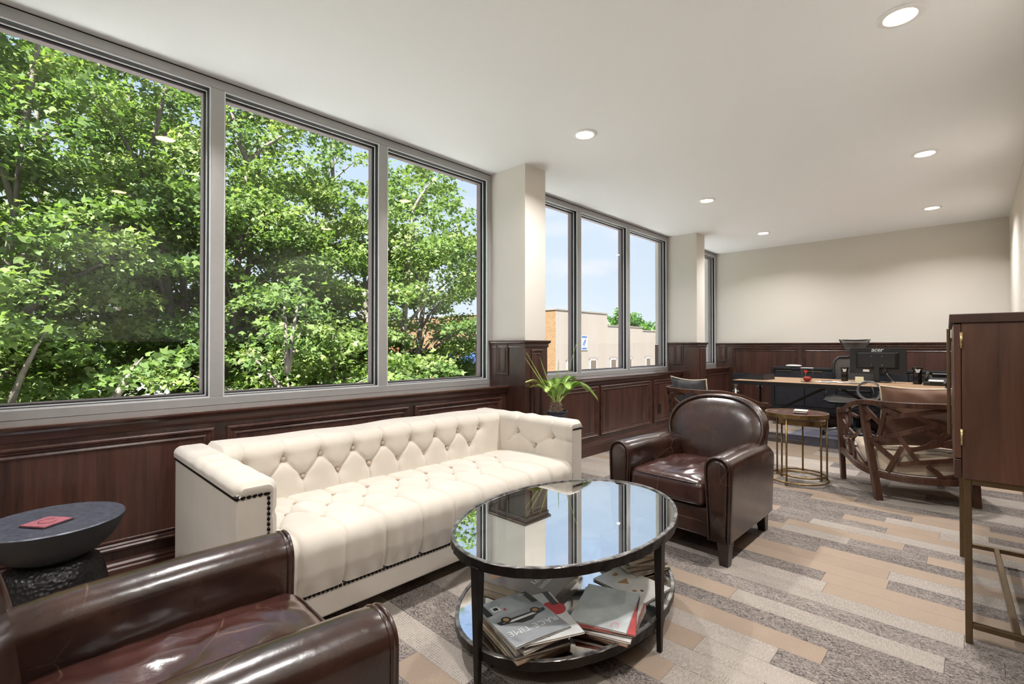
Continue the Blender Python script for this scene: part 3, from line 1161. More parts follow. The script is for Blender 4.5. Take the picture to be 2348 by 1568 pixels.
def rbox(hx, hy, hz, r, cuts=10, puff=0.0, wr=None, mat=None, c=(0, 0, 0), puff_b=0.0):
    """rounded box, puffed top; wr(x,y,z) -> extra z"""
    bm = bmesh.new()
    bmesh.ops.create_cube(bm, size=2.0)
    bmesh.ops.subdivide_edges(bm, edges=bm.edges[:], cuts=cuts, use_grid_fill=True)
    mm = M()
    for v in bm.verts:
        # crowd the grid towards the edges
        p = [math.copysign(abs(k) ** 0.8, k) for k in v.co]
        P = Vector((p[0] * hx, p[1] * hy, p[2] * hz))
        q = Vector((max(-hx + r, min(hx - r, P.x)), max(-hy + r, min(hy - r, P.y)), max(-hz + r, min(hz - r, P.z))))
        d = P - q
        if d.length > 1e-9:
            P = q + d.normalized() * r
        a = (1 - min(1, abs(P.x / hx)) ** 3) * (1 - min(1, abs(P.y / hy)) ** 3)
        if P.z > 0:
            P.z += puff * a * (P.z / hz)
            if wr:
                P.z += wr(P.x / hx, P.y / hy) * a
        else:
            P.z -= puff_b * a * (-P.z / hz)
        mm.v.append((P.x + c[0], P.y + c[1], P.z + c[2]))
    for f in bm.faces:
        mm.f.append(tuple(v.index for v in f.verts))
    bm.verts.index_update()
    bm.free()
    if mat is not None:
        mm.v = [tuple(mat @ Vector(p)) for p in mm.v]
    return mm


def tuft(S, T, buttons, segs, wb=0.024, db=0.030, ws=0.010, ds=0.012):
    """depth of deep-button upholstery at (S,T)"""
    h = np.zeros_like(S)
    for b in buttons:
        d = np.hypot(S - b[0], T - b[1])
        h -= db * np.exp(-(d / wb) ** 1.3)
    cre = np.zeros_like(S)
    for a, b in segs:
        d = seg_dist(S, T, a, b)
        cre = np.maximum(cre, np.exp(-(d / ws)))
    return h - ds * cre


def surf(path, s0, s1, ns, ntl, fn_disp, axis='y'):
    """sheet swept along s (world y or x); path: list of (a,z) points resampled by arc length, displaced along its normal"""
    P = np.array(path, float)
    sl_ = np.r_[0, np.cumsum(np.hypot(*np.diff(P, axis=0).T))]
    t = np.linspace(0, sl_[-1], ntl)
    A = np.interp(t, sl_, P[:, 0])
    Z = np.interp(t, sl_, P[:, 1])
    ta, tz = np.gradient(A), np.gradient(Z)
    ln = np.hypot(ta, tz) + 1e-9
    na, nz_ = tz / ln, -ta / ln
    s = np.linspace(s0, s1, ns)
    Sg, Tg = np.meshgrid(s, t)
    D = fn_disp(Sg, Tg)
    AA = A[:, None] + na[:, None] * D
    ZZ = Z[:, None] + nz_[:, None] * D
    mm = M()
    if axis == 'y':
        V = np.stack([AA, Sg, ZZ], -1)
    else:
        V = np.stack([Sg, AA, ZZ], -1)
    mm.v = [tuple(p) for p in V.reshape(-1, 3)]
    for j in range(ntl - 1):
        for i in range(ns - 1):
            k = j * ns + i
            mm.f.append((k, k + 1, k + 1 + ns, k + ns))
    return mm, (A, Z, t, na, nz_)


def arc(c, r, a0, a1, k=8):
    return [(c[0] + r * cos(R(a0 + (a1 - a0) * i / k)), c[1] + r * sin(R(a0 + (a1 - a0) * i / k))) for i in range(k + 1)]


def button_mesh():
    return M().lathe([(0.0, 0.009), (0.008, 0.008), (0.0125, 0.004), (0.013, 0.0), (0.0, -0.003)], 14)


# ---- tufted sofa (local x = from its back to its front, local y = along)
sofa = thing('tufted_sofa', 'cream tufted linen sofa with black nailheads under the windows', 'sofa', (0.365, 0.558, 0.0))
SL, SD, AT = 2.105, 0.93, 0.150
M().box(0.02, 0.03, 0.075, SD - 0.012, SL - 0.03, 0.188).obj('base_rail', 'cream_linen', sofa, bevel=0.008)
M().box(0.0, AT - 0.02, 0.075, 0.16, SL - AT + 0.02, 0.655).obj('back_panel', 'cream_linen', sofa, bevel=0.01)
for x, y in ((0.07, 0.09), (0.07, SL - 0.09), (SD - 0.08, 0.09), (SD - 0.08, SL - 0.09)):
    M().taper((x, y, 0.0), (0.018, 0.018), (x, y, 0.08), (0.028, 0.028)).obj('leg', 'dark_leg', sofa)
bmesh_btn = None
UP = [0.22 + 0.192 * k for k in range(9)]          # upper row of the back (local y)
LO = [0.316 + 0.192 * k for k in range(8)]
ya, yb = AT - 0.004, SL - AT + 0.004
# back
bpath = [(0.345, 0.30), (0.315, 0.42), (0.300, 0.55)] + [(0.228 + 0.068 * cos(R(a)), 0.624 + 0.068 * sin(R(a))) for a in range(0, 91, 10)] + \
    [(0.10, 0.696)] + [(0.06 + 0.045 * cos(R(a)), 0.651 + 0.045 * sin(R(a))) for a in range(90, 181, 15)] + [(0.012, 0.60)]
tb = {}


def back_disp(S, T):
    tu, tl_ = 0.305, 0.205
    top = T.max()
    B = [(y, tu) for y in UP] + [(y, tl_) for y in LO]
    sg_ = []
    for y in LO:
        sg_ += [((y, tl_), (y - 0.096, tu)), ((y, tl_), (y + 0.096, tu)), ((y, tl_), (y, 0.0))]
    for y in UP:
        sg_ += [((y, tu), (y, tu + 0.155))]
    h = tuft(S, T, B, sg_, 0.028, 0.028, 0.0065, 0.015)
    h += 0.006 * np.cos(3 * S) * np.sin(9 * S)
    h -= 0.06 * np.clip((AT - 0.006 - S) / 0.044, 0, 1) + 0.06 * np.clip((S - (SL - AT + 0.006)) / 0.044, 0, 1)
    return np.where(T > top - 0.12, h * np.clip((top - T) / 0.12, 0, 1), h)


mm, tr_ = surf(bpath, AT - 0.050, SL - AT + 0.050, 340, 86, back_disp)
bk = mm.obj('backrest', 'cream_linen', sofa, smooth=True)
bt_me = button_mesh()


def put_button(parent, pos, nrm, first=[None]):
    q = Vector(nrm).to_track_quat('Z', 'Y').to_euler()
    if first[0] is None:
        o = bt_me.obj('button', 'cream_button', parent, smooth=True, loc=pos, rot=q)
        first[0] = o.data
    else:
        link('button', first[0], None, parent, loc=pos, rot=q)


A_, Z_, t_, na_, nz2 = tr_
for row, tt in ((UP, 0.305), (LO, 0.205)):
    for y in row:
        a, z = np.interp(tt, t_, A_), np.interp(tt, t_, Z_)
        nx, nz3 = np.interp(tt, t_, na_), np.interp(tt, t_, nz2)
        put_button(bk, (a - nx * 0.026, y, z - nz3 * 0.026), (nx, 0, nz3))
# seat
spath = [(0.28, 0.415), (0.40, 0.428), (0.86, 0.428)] + [(0.888 + 0.07 * cos(R(a)), 0.358 + 0.07 * sin(R(a))) for a in range(90, -1, -10)] + [(0.955, 0.28), (0.930, 0.192)]
spath = spath[::-1]


def seat_disp(S, T):
    L = T.max()
    R1, R2, R3 = L - 0.16, L - 0.30, L - 0.44
    o1 = [0.316 + 0.192 * k for k in range(8)]
    o2 = [0.22 + 0.192 * k for k in range(9)]
    B = [(y, R1) for y in o2] + [(y, R2) for y in o1] + [(y, R3) for y in o2]
    sg_ = []
    for y in o1:
        for rr in (R1, R3):
            sg_ += [((y, R2), (y - 0.096, rr)), ((y, R2), (y + 0.096, rr))]
    for y in o2:
        sg_ += [((y, R3), (y, 0.0)), ((y, R1), (y, L))]
    h = tuft(S, T, B, sg_, 0.032, 0.030, 0.0075, 0.019)
    fr_ = np.clip((0.30 - T) / 0.2, 0, 1)
    h += fr_ * 0.0050 * np.sin(S * 71 + 2.5 * np.sin(S * 9)) * np.clip(T / 0.05, 0, 1)
    h += 0.012 * np.sin(np.pi * np.clip((T - 0.2) / 0.6, 0, 1))
    return h


mm, tr2 = surf(spath, ya, yb, 330, 96, seat_disp)
st = mm.obj('seat', 'cream_linen', sofa, smooth=True)
A_, Z_, t_, na_, nz2 = tr2
L_ = t_[-1]
for row, tt in ((UP, L_ - 0.16), (LO, L_ - 0.30), (UP, L_ - 0.44)):
    for y in row:
        a, z = np.interp(tt, t_, A_), np.interp(tt, t_, Z_)
        put_button(st, (a, y, z - 0.016), (0, 0, 1))


# arms
def arm(side):
    y_out = 0.0 if side < 0 else SL
    sg = 1 if side < 0 else -1               # towards the seat
    Y = lambda d: y_out + sg * d
    nm = 'arm'
    M().box(0.0, min(Y(0.004), Y(AT - 0.03)), 0.075, SD - 0.004, max(Y(0.004), Y(AT - 0.03)), 0.645).obj('arm_panel', 'cream_linen', sofa, bevel=0.006)
    pth = [(Y(AT), 0.36)] + [(Y(AT - 0.045 + 0.045 * cos(R(a))), 0.642 + 0.045 * sin(R(a))) for a in range(0, 91, 10)] + \
        [(Y(0.032 + 0.036 * cos(R(a))), 0.653 + 0.034 * sin(R(a))) for a in range(90, 181, 10)] + [(Y(-0.002), 0.636)]
    if sg > 0:
        pth = pth
    Bx = [(0.46, 0.21), (0.62, 0.13), (0.78, 0.21)] if True else []
    sgs = []
    for a, b in zip(Bx, Bx[1:]):
        sgs.append((a, b))
    for b in Bx:
        sgs.append((b, (b[0], 0.0)) if b[1] < 0.2 else (b, (b[0], 0.33)))
    sgs += [((0.46, 0.21), (0.38, 0.13)), ((0.78, 0.21), (0.93, 0.19))]

    def disp(S, T):
        h = tuft(S, T, Bx, sgs, 0.026, 0.022, 0.007, 0.013)
        h += 0.004 * np.sin(S * 40) * np.clip((T - 0.30) / 0.05, 0, 1) * np.clip((T.max() - T) / 0.05, 0, 1) * np.exp(-((S - 0.45) / 0.25) ** 2)
        h = np.where(T > T.max() - 0.03, h * np.clip((T.max() - T) / 0.03, 0, 1), h)
        # round the front end in
        h -= 0.022 * np.clip((S - (SD - 0.03)) / 0.03, 0, 1) ** 2
        return h * (1 if sg > 0 else 1)
    mm, trr = surf(pth, 0.002, SD + 0.004, 110, 54, (lambda S, T: disp(S, T)) if sg > 0 else (lambda S, T: -disp(S, T)), axis='x')
    if True:
        # front cap of the pad
        n_ = 110
        rows = len(mm.v) // n_
        edge = [mm.v[j * n_ + n_ - 1] for j in range(rows)]
        inner = [(SD + 0.004 - 0.006, Y(AT - 0.036), 0.36 + (0.60 - 0.36) * min(1, k / (rows * 0.55))) if k < rows * 0.55 else
                 (SD - 0.002, Y(AT - 0.036 - (AT - 0.034) * (k - rows * 0.55) / (rows * 0.45)), 0.632) for k in range(rows)]
        k0 = len(mm.v)
        mid = [tuple((Vector(a) * 0.5 + Vector(b) * 0.5) + Vector((0.007, 0, 0))) for a, b in zip(edge, inner)]
        mm.v += edge + mid + inner
        for j in range(rows - 1):
            for g in (0, 1):
                a = k0 + g * rows + j
                b = k0 + (g + 1) * rows + j
                mm.f.append((a, a + 1, b + 1, b))
    o = mm.obj('arm_pad', 'cream_linen', sofa, smooth=True)
    A_, Z_, t_, na_, nz2 = trr
    for b in Bx:
        a, z = np.interp(b[1], t_, A_), np.interp(b[1], t_, Z_)
        put_button(o, (b[0], a - sg * 0.016, z), (0, sg, 0))
    # nailheads: outer top edge, across the front, down the front
    nh = M()
    prof = [(0.0095, 0.0), (0.008, 0.004), (0.004, 0.0065), (0.0, 0.007)]

    def nail(p, nrm):
        q = Vector(nrm).to_track_quat('Z', 'Y').to_matrix().to_4x4()
        nh.lathe(prof, 8, (0, 0, 0), Matrix.Translation(p) @ q)
    x = 0.02
    while x < SD - 0.01:
        nail((x, Y(0.003), 0.632), (0, -sg, 0))
        x += 0.0195
    d = 0.006
    while d < AT - 0.034:
        nail((SD - 0.004, Y(d), 0.632), (1, 0, 0))
        d += 0.0195
    z = 0.632
    while z > 0.09:
        nail((SD - 0.004, Y(AT - 0.034), z), (1, 0, 0))
        z -= 0.0195
    nh.obj('nailhead_trim', 'nailhead_black', sofa, smooth=True)['kind'] = 'stuff'


arm(-1)
arm(1)
nh = M()
y = AT + 0.01
while y < SL - AT:
    q = Vector((1, 0, 0)).to_track_quat('Z', 'Y').to_matrix().to_4x4()
    nh.lathe([(0.008, 0.0), (0.007, 0.004), (0.0, 0.006)], 8, (0, 0, 0), Matrix.Translation((SD - 0.011, y, 0.183)) @ q)
    y += 0.0185
nh.obj('nailhead_trim', 'nailhead_black', sofa, smooth=True)['kind'] = 'stuff'


# ---- brown leather club chairs (local +y = front)
def club_chair(label, loc, rotz):
    t = thing('club_armchair', label, 'armchair', loc, rotz, 'brown leather club chairs')
    # arms
    for s in (-1, 1):
        rings = []
        def sec(k, yy, drop=0.0):
            r_ = 0.074 * k
            pts = []
            xo, xi = 0.368, 0.222
            cx_, w_ = 0.275 + 0.037 * (yy + 0.37) / 0.77, 0.0735 * k
            zt = 0.585 - drop
            pts.append((cx_ - 0.055 * k, 0.128))
            pts.append((cx_ - 0.062 * k, 0.30))
            pts.append((cx_ - w_, 0.48))
            for a in range(180, -1, -15):
                pts.append((cx_ + w_ * cos(R(a)), zt - 0.062 + 0.062 * sin(R(a))))
            pts.append((cx_ + w_ * 0.97, 0.42))
            pts.append((cx_ + 0.066 * k, 0.30))
            pts.append((cx_ + 0.060 * k, 0.128))
            return [(s * p[0], yy, p[1]) for p in pts]
        for yy, k, dr in ((-0.37, 0.90, 0.05), (-0.30, 0.98, 0.02), (-0.1, 1.0, 0.004), (0.15, 1.0, 0.0), (0.34, 1.0, 0.003), (0.385, 1.0, 0.006), (0.395, 0.96, 0.01)):
            rings.append(sec(k, yy, dr))
        if s < 0:
            rings = [r_[::-1] for r_ in rings]
        a_ = M().loft(rings).obj('arm', 'brown_leather', t, smooth=True, angle=55)
        for k_, yy in ((0.99, 0.383), (0.90, 0.3965)):
            M().tube([p for p in sec(k_, yy, 0.008)][0:], 0.0058, 8).obj('piping', 'brown_leather', a_, smooth=True)
        # slightly domed front plate inside the piping
        o0 = [(p[0], p[1], p[2]) for p in sec(0.86, 0.396, 0.012)]
        o1 = [(p[0], p[1], p[2]) for p in sec(0.60, 0.402, 0.035)]
        pl = M().loft([o0, o1] if s > 0 else [o0[::-1], o1[::-1]])
        pl.obj('front_plate', 'brown_leather', a_, smooth=True)
    # base
    M().box(-0.262, -0.34, 0.128, 0.262, 0.372, 0.285).obj('base', 'brown_leather', t, bevel=0.014, seg=3)
    M().box(-0.285, -0.405, 0.128, 0.285, -0.335, 0.56).obj('rear_panel', 'brown_leather', t, bevel=0.02, seg=3)
    M().tube([(-0.250, 0.374, 0.136), (0.250, 0.374, 0.136)], 0.005, 8).obj('welt', 'brown_leather', t, smooth=True)

    # seat cushion with creases
    def wr(x, y):
        return -0.022 * math.exp(-((x - 0.05) ** 2 + (y + 0.25) ** 2) / 0.10) + 0.009 * sin(7 * x + 5 * y + 2 * sin(4 * y)) * math.exp(-(y - 0.1) ** 2 / 0.5) + 0.0055 * sin(19 * x - 6 * y + 2 * sin(5 * y)) + 0.003 * sin(33 * x + 11 * y)
    sc_ = rbox(0.240, 0.315, 0.072, 0.045, 22, 0.028, wr, None, (0, 0.085, 0.357))
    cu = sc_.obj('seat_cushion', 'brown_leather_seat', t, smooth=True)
    for z in (0.302, 0.415):
        P = []
        for i in range(60):
            a = 2 * pi * i / 60
            cx_, cy_ = cos(a), sin(a)
            x_ = 0.234 * math.copysign(abs(cx_) ** 0.22, cx_)
            y_ = 0.085 + 0.309 * math.copysign(abs(cy_) ** 0.22, cy_)
            P.append((x_, y_, z))
        M().tube(P, 0.005, 6, closed=True).obj('piping', 'brown_leather', cu, smooth=True)

    # arched backrest
    def outline(k, n_=72):
        pts = []
        for i in range(n_):
            a = -pi / 2 + 2 * pi * i / n_
            c_, s_ = cos(a), sin(a)
            if s_ >= 0:
                x_ = 0.315 * math.copysign(abs(c_) ** 0.86, c_)
                z_ = 0.625 + 0.212 * s_ ** 0.92
            else:
                x_ = math.copysign(abs(c_) ** 0.5, c_) * (0.315 - 0.08 * (-s_) ** 1.6)
                z_ = 0.625 - 0.255 * (-s_)
            pts.append((x_ * k, 0.625 + (z_ - 0.625) * k))
        return pts

    def yfront(x_, z_):
        return -0.212 - (z_ - 0.40) * 0.275 + 0.030 * (x_ / 0.33) ** 2
    rings = []
    ks = [1.0, 0.985, 0.95, 0.88, 0.76, 0.6, 0.42, 0.24, 0.08]
    for k in ks:
        pu = 0.040 * (1 - k ** 5) - 0.004
        rings.append([(x_, yfront(x_, z_) + pu, z_) for x_, z_ in outline(k)])
    back = [[(x_, yfront(x_, z_) - 0.11, z_) for x_, z_ in outline(k)] for k in (0.08, 0.7, 0.96, 1.0)]
    mm = M().loft(back + rings[:], cap=True)
    bk_ = mm.obj('backrest', 'brown_leather', t, smooth=True, angle=60)
    ol = outline(1.0)
    sel = [p for p in ol if p[1] > 0.50]
    sel = sorted([p for p in sel], key=lambda p: math.atan2(p[1] - 0.62, p[0]) if math.atan2(p[1] - 0.62, p[0]) > -pi / 2 else 9)
    for off, gr in ((0.004, 0.004), (-0.016, 0.010)):
        P = [(x_ * (1 + gr), yfront(x_, z_) + off, 0.625 + (z_ - 0.625) * (1 + gr)) for x_, z_ in sel]
        M().tube(P, 0.0118, 8).obj('piping', 'brown_leather', bk_, smooth=True)
    for x_, y_, dy in ((-0.338, 0.36, 0.0), (0.338, 0.36, 0.0), (-0.285, -0.30, -0.03), (0.285, -0.30, -0.03)):
        M().taper((x_, y_ + dy, 0.0), (0.022, 0.022), (x_, y_, 0.130), (0.033, 0.033)).obj('leg', 'dark_leg', t, bevel=0.002)
    return t


c1 = club_chair('brown leather club chair in the left foreground, seen from behind its arm', (1.882, 0.212, 0), R(-2.0))
c2 = dup(c1, (1.905, 3.045, 0), R(177), 'brown leather club chair with rounded back, facing the oval table')


# ---- curved lounge chairs with open strip-work backs (local +y = front)
wood('walnut', (0.030, 0.012, 0.007), (0.105, 0.045, 0.026), 0.38, (40, 40, 4), 0.15)
fabric('beige_seat', (0.52, 0.42, 0.31), var=0.1)


def uplan(t, k=1.0):
    """plan curve of the rail, t 0..1 from left front to right front"""
    a = t * 2 - 1
    if abs(a) > 0.62:
        q = (1 - abs(a)) / 0.38
        p = (0.375, 0.30 - 0.33 * q)
    else:
        ph = (0.62 - abs(a)) / 0.62 * pi / 2
        p = (0.375 * cos(ph) ** 0.78, -0.03 - 0.43 * sin(ph) ** 0.92)
    return Vector((math.copysign(p[0], a) * k, p[1] * (k if p[1] < 0 else 1), 0))


def ztop(t):
    q = 1 - abs(t * 2 - 1)
    return 0.605 + 0.135 * (0.5 - 0.5 * cos(pi * min(1, q / 0.62)))


def zbot(t):
    q = 1 - abs(t * 2 - 1)
    return 0.255 - 0.065 * (0.5 - 0.5 * cos(pi * min(1, q / 0.75)))


def rail(zf, h, th, k, lo=0.0, hi=1.0, n_=44):
    rings = []
    for i in range(n_ + 1):
        t = lo + (hi - lo) * i / n_
        p = uplan(t, k)
        d = (uplan(min(1, t + 0.004), k) - uplan(max(0, t - 0.004), k)).normalized()
        nn = Vector((d.y, -d.x, 0))
        z = zf(t)
        rings.append([tuple(p + nn * (a * th / 2) + Vector((0, 0, z + b * h / 2))) for a, b in ((-1, -1), (1, -1), (1, 1), (-1, 1))])
    return M().loft(rings)


def strip(s0, t0, s1, t1, wdt=0.031, th=0.018):
    """flat strip laid on the curved wall of the chair"""
    rings = []
    def pos(s, t):
        zb, zt = zbot(s) + 0.02, ztop(s) - 0.02
        k = 0.955 + 0.04 * t
        p = uplan(s, k)
        return Vector((p.x, p.y, zb + (zt - zb) * t))
    n_ = 5
    for i in range(n_ + 1):
        q = i / n_
        s, t = s0 + (s1 - s0) * q, t0 + (t1 - t0) * q
        p = pos(s, t)
        e_ = 0.01
        d = (pos(s + (s1 - s0) * e_, t + (t1 - t0) * e_) - pos(s - (s1 - s0) * e_, t - (t1 - t0) * e_)).normalized()
        du = (pos(min(1, s + 0.004), t) - pos(max(0, s - 0.004), t)).normalized()
        nn = Vector((du.y, -du.x, 0)).normalized()
        u = nn.cross(d).normalized()
        rings.append([tuple(p + u * (a * wdt / 2) + nn * (b * th / 2)) for a, b in ((-1, -1), (1, -1), (1, 1), (-1, 1))])
    return M().loft(rings)


SB = [(500, 420, 710, 610), (690, 740, 765, 420), (720, 400, 870, 490), (770, 530, 1190, 410), (510, 610, 590, 530), (590, 810, 880, 700), (1010, 480, 1340, 720),
      (1370, 410, 1080, 820), (1080, 650, 1170, 720), (880, 700, 1130, 590), (880, 720, 1040, 990), (980, 860, 1500, 640), (910, 830, 770, 1130), (590, 810, 820, 970),
      (530, 750, 590, 810), (860, 1030, 1280, 930), (1260, 780, 1370, 1080), (1370, 750, 1500, 940), (1100, 1020, 1170, 1180), (1370, 1050, 1560, 920), (1180, 1150, 1440, 1080), (1450, 1050, 1520, 1170)]
SA = [(235, 460, 290, 660), (330, 440, 285, 680), (335, 510, 410, 560), (205, 560, 260, 640), (240, 640, 380, 740), (420, 690, 330, 820), (245, 640, 240, 800), (300, 680, 380, 850),
      (205, 800, 280, 880), (250, 780, 320, 775), (280, 800, 300, 1000), (370, 860, 370, 1020), (350, 830, 460, 960)]


def lounge(label, loc, rotz):
    t = thing('lounge_chair', label, 'armchair', loc, rotz, 'walnut lounge chairs with strip-work backs')
    rail(ztop, 0.040, 0.042, 1.0).obj('top_rail', 'walnut', t, bevel=0.004)
    rail(zbot, 0.048, 0.036, 0.96).obj('seat_rail', 'walnut', t, bevel=0.004)
    M().box(-0.36, 0.262, 0.235, 0.36, 0.295, 0.29).obj('front_rail', 'walnut', t, bevel=0.004)
    for s in (-1, 1):
        M().taper((s * 0.352, 0.268, 0.0), (0.019, 0.019), (s * 0.372, 0.285, 0.60), (0.022, 0.022)).obj('front_leg', 'walnut', t, bevel=0.003)
        M().taper((s * 0.30, -0.335, 0.0), (0.024, 0.026), (s * 0.352, -0.175, ztop(0.24) - 0.015), (0.022, 0.030)).obj('rear_leg', 'walnut', t, bevel=0.003)
    cl = lambda v: max(0.02, min(0.985, v))
    for x0, y0, x1, y1 in SB:
        f = lambda x, y: (0.265 + (x - 500) / 1060 * 0.40, cl(1 - (y - 405) / (745)))
        strip(*f(x0, y0), *f(x1, y1)).obj('lattice_strip', 'walnut', t)
    for x0, y0, x1, y1 in SA:
        f = lambda x, y: (0.02 + (x - 165) / 260 * 0.22, cl(1 - (y - 450) / (540)))
        a, b = f(x0, y0), f(x1, y1)
        strip(*a, *b, 0.020).obj('lattice_strip', 'walnut', t)
        strip(1 - a[0], a[1], 1 - b[0], b[1], 0.020).obj('lattice_strip', 'walnut', t)
    for a in ((0.67, 0.98, 0.71, 0.55), (0.66, 0.62, 0.74, 0.40), (0.67, 0.10, 0.73, 0.62), (0.66, 0.35, 0.74, 0.12)):
        strip(*a).obj('lattice_strip', 'walnut', t)
    # seat cushion following the curve
    P = [uplan(i / 40, 0.90) for i in range(41)]
    rings = []
    for z, k in ((0.215, 0.96), (0.225, 1.0), (0.345, 1.0), (0.372, 0.965), (0.385, 0.85), (0.392, 0.5)):
        rings.append([(p.x * k, (p.y + 0.05) * k - 0.05, z) for p in P])
    M().loft(rings).obj('seat_cushion', 'beige_seat', t, smooth=True, angle=50)
    return t


def pillow(name, label, w_, h_, th, mat, edge_mat, loc, rot, group='square throw pillows'):
    t = thing(name, label, 'pillow', loc, 0, group)
    t.rotation_euler = rot
    n_ = 26
    mm = M()
    for side in (1, -1):
        def f(u, v):
            x_, z_ = u * 2 - 1, v * 2 - 1
            pin = 1 - 0.10 * (1 - abs(x_) ** 2) * abs(z_) ** 3
            pin2 = 1 - 0.10 * (1 - abs(z_) ** 2) * abs(x_) ** 3
            a = max(0, (1 - x_ ** 2)) ** 0.55 * max(0, (1 - z_ ** 2)) ** 0.55
            wrk = 0.012 * sin(9 * x_ + 4 * z_) * (1 - a) * a * 3
            return (x_ * w_ / 2 * pin2, side * (th / 2 * a + wrk), h_ / 2 + z_ * h_ / 2 * pin)
        g = M()
        grid_mesh(g, f, n_, n_)
        if side > 0:
            g.f = [q[::-1] for q in g.f]
        mm.add(g.v, g.f)
    mm.obj('cover', mat, t, smooth=True)
    P = []
    for x_, z_ in [(-1 + 2 * i / 20, -1) for i in range(20)] + [(1, -1 + 2 * i / 20) for i in range(20)] + [(1 - 2 * i / 20, 1) for i in range(20)] + [(-1, 1 - 2 * i / 20) for i in range(20)]:
        pin = 1 - 0.10 * (1 - abs(x_) ** 2) * abs(z_) ** 3
        pin2 = 1 - 0.10 * (1 - abs(z_) ** 2) * abs(x_) ** 3
        P.append((x_ * w_ / 2 * pin2, 0, h_ / 2 + z_ * h_ / 2 * pin))
    M().tube(P, 0.006, 6, closed=True).obj('edge_trim', edge_mat, t, smooth=True)
    return t


fabric('velvet_brown', (0.17, 0.085, 0.05), 0.7, sheen=0.8, var=0.25)
fabric('velvet_grey', (0.055, 0.05, 0.055), 0.8, sheen=0.25, var=0.3)
fabric('ivory_trim', (0.70, 0.60, 0.45), var=0.3, weave=120)
fd = Vector((-0.44, 0.90)).normalized()
Rr = math.atan2(-fd.x, fd.y)
mid = Vector((2.347, 5.147)) * 0.5 + Vector((2.974, 5.453)) * 0.5
oR = mid - fd * 0.268
lcR = lounge('walnut lounge chair with brown pillow, back turned, beside the tall cabinet', (oR.x, oR.y, 0), Rr)
F1 = Vector((1.697, 5.102))
fd2 = Vector((0.44, 0.90)).normalized()
rt2 = Vector((fd2.y, -fd2.x))
oL = F1 - rt2 * 0.352 - fd2 * 0.268
lcL = dup(lcR, (oL.x, oL.y, 0), math.atan2(-fd2.x, fd2.y), 'walnut lounge chair with grey pillow, half hidden behind the club chair')
pR = Vector((oR.x, oR.y)) - fd * 0.20
pillow('throw_pillow', 'brown velvet pillow with ivory edge on the right lounge chair', 0.56, 0.50, 0.17, 'velvet_brown', 'ivory_trim', (pR.x + 0.0, pR.y, 0.388), (R(13), 0, Rr))
pL = Vector((oL.x, oL.y)) - fd2 * 0.19
pillow('throw_pillow', 'grey velvet pillow with ivory edge on the left lounge chair', 0.52, 0.48, 0.17, 'velvet_grey', 'ivory_trim', (pL.x - 0.03, pL.y + 0.02, 0.395), (R(15), 0, math.atan2(-fd2.x, fd2.y)))

# ================================================================== tables
plain('iron_dark', (0.020, 0.016, 0.014), 0.42, 0.7, var=0.3, vscale=30, bstr=0.25, bscale=40)
m, n, l, bs = new_mat('iron_worn')
f = noise(n, l, mapped(n, l, (1, 1, 1)), 25, 4)
l.new(ramp(n, l, f, [(0.35, (0.08, 0.07, 0.065)), (0.65, (0.42, 0.40, 0.38))]), bs.inputs['Base Color'])
bs.inputs['Metallic'].default_value = 0.75
bs.inputs['Roughness'].default_value = 0.33
bump(n, l, bs, f, 0.4, 0.01)


def half_mirror(name, refl, tint, rough=0.0):
    m, n, l, bs = new_mat(name)
    n.remove(bs)
    tr = n.new('ShaderNodeBsdfTransparent')
    tr.inputs[0].default_value = rgb(tint)
    gl = n.new('ShaderNodeBsdfGlossy')
    gl.inputs['Roughness'].default_value = rough
    gl.inputs['Color'].default_value = (0.96, 0.97, 0.97, 1)
    ms = n.new('ShaderNodeMixShader')
    ms.inputs[0].default_value = refl
    l.new(tr.outputs[0], ms.inputs[1])
    l.new(gl.outputs[0], ms.inputs[2])
    l.new(ms.outputs[0], n['Material Output'].inputs[0])


half_mirror('table_glass', 0.72, (0.92, 0.96, 0.94))
m, n, l, bs = new_mat('antique_mirror')
f = noise(n, l, mapped(n, l, (1, 1, 1)), 14, 5, 0.7)
l.new(ramp(n, l, f, [(0.30, (0.55, 0.53, 0.49)), (0.5, (0.86, 0.86, 0.84))]), bs.inputs['Base Color'])
bs.inputs['Metallic'].default_value = 1.0
bs.inputs['Roughness'].default_value = 0.05

# ---- oval coffee table
TA, TB, TZ = 0.605, 0.415, 0.448          # long (y), short (x), height
ct = thing('oval_coffee_table', 'oval coffee table with mirrored top and hammered dark iron frame', 'coffee table', (1.912, 1.715, 0), R(4))
rs_ = random.Random(5)


def oval(a, b, z, k=0.0, n_=120, jit=None):
    out = []
    for i in range(n_):
        t = 2 * pi * i / n_
        d = k + (jit[i] if jit else 0)
        out.append(((b + d) * cos(t), (a + d) * sin(t), z))
    return out


def band(name, a, b, z0, z1, th):
    j1 = [rs_.uniform(-0.0016, 0.0016) for _ in range(120)]
    j2 = [rs_.uniform(-0.0016, 0.0016) for _ in range(120)]
    mm = M()
    mm.loft([oval(a, b, z0, -th, 120), oval(a, b, z0, 0, 120, j1), oval(a, b, z1 - 0.003, 0, 120, j2)], cap=False)
    o = mm.obj(name, 'iron_dark', ct)
    mm = M()
    mm.loft([oval(a, b, z1 - 0.003, 0, 120, j2), oval(a, b, z1, -0.002, 120), oval(a, b, z1, -th + 0.002, 120), oval(a, b, z1 - 0.010, -th, 120)], cap=False)
    mm.obj('hammered_edge', 'iron_worn', o)
    mm = M()
    mm.loft([oval(a, b, z0, -th, 120), oval(a, b, z1 - 0.008, -th, 120)][::-1], cap=False)
    mm.obj('inner_lip', 'iron_dark', o)
    return o


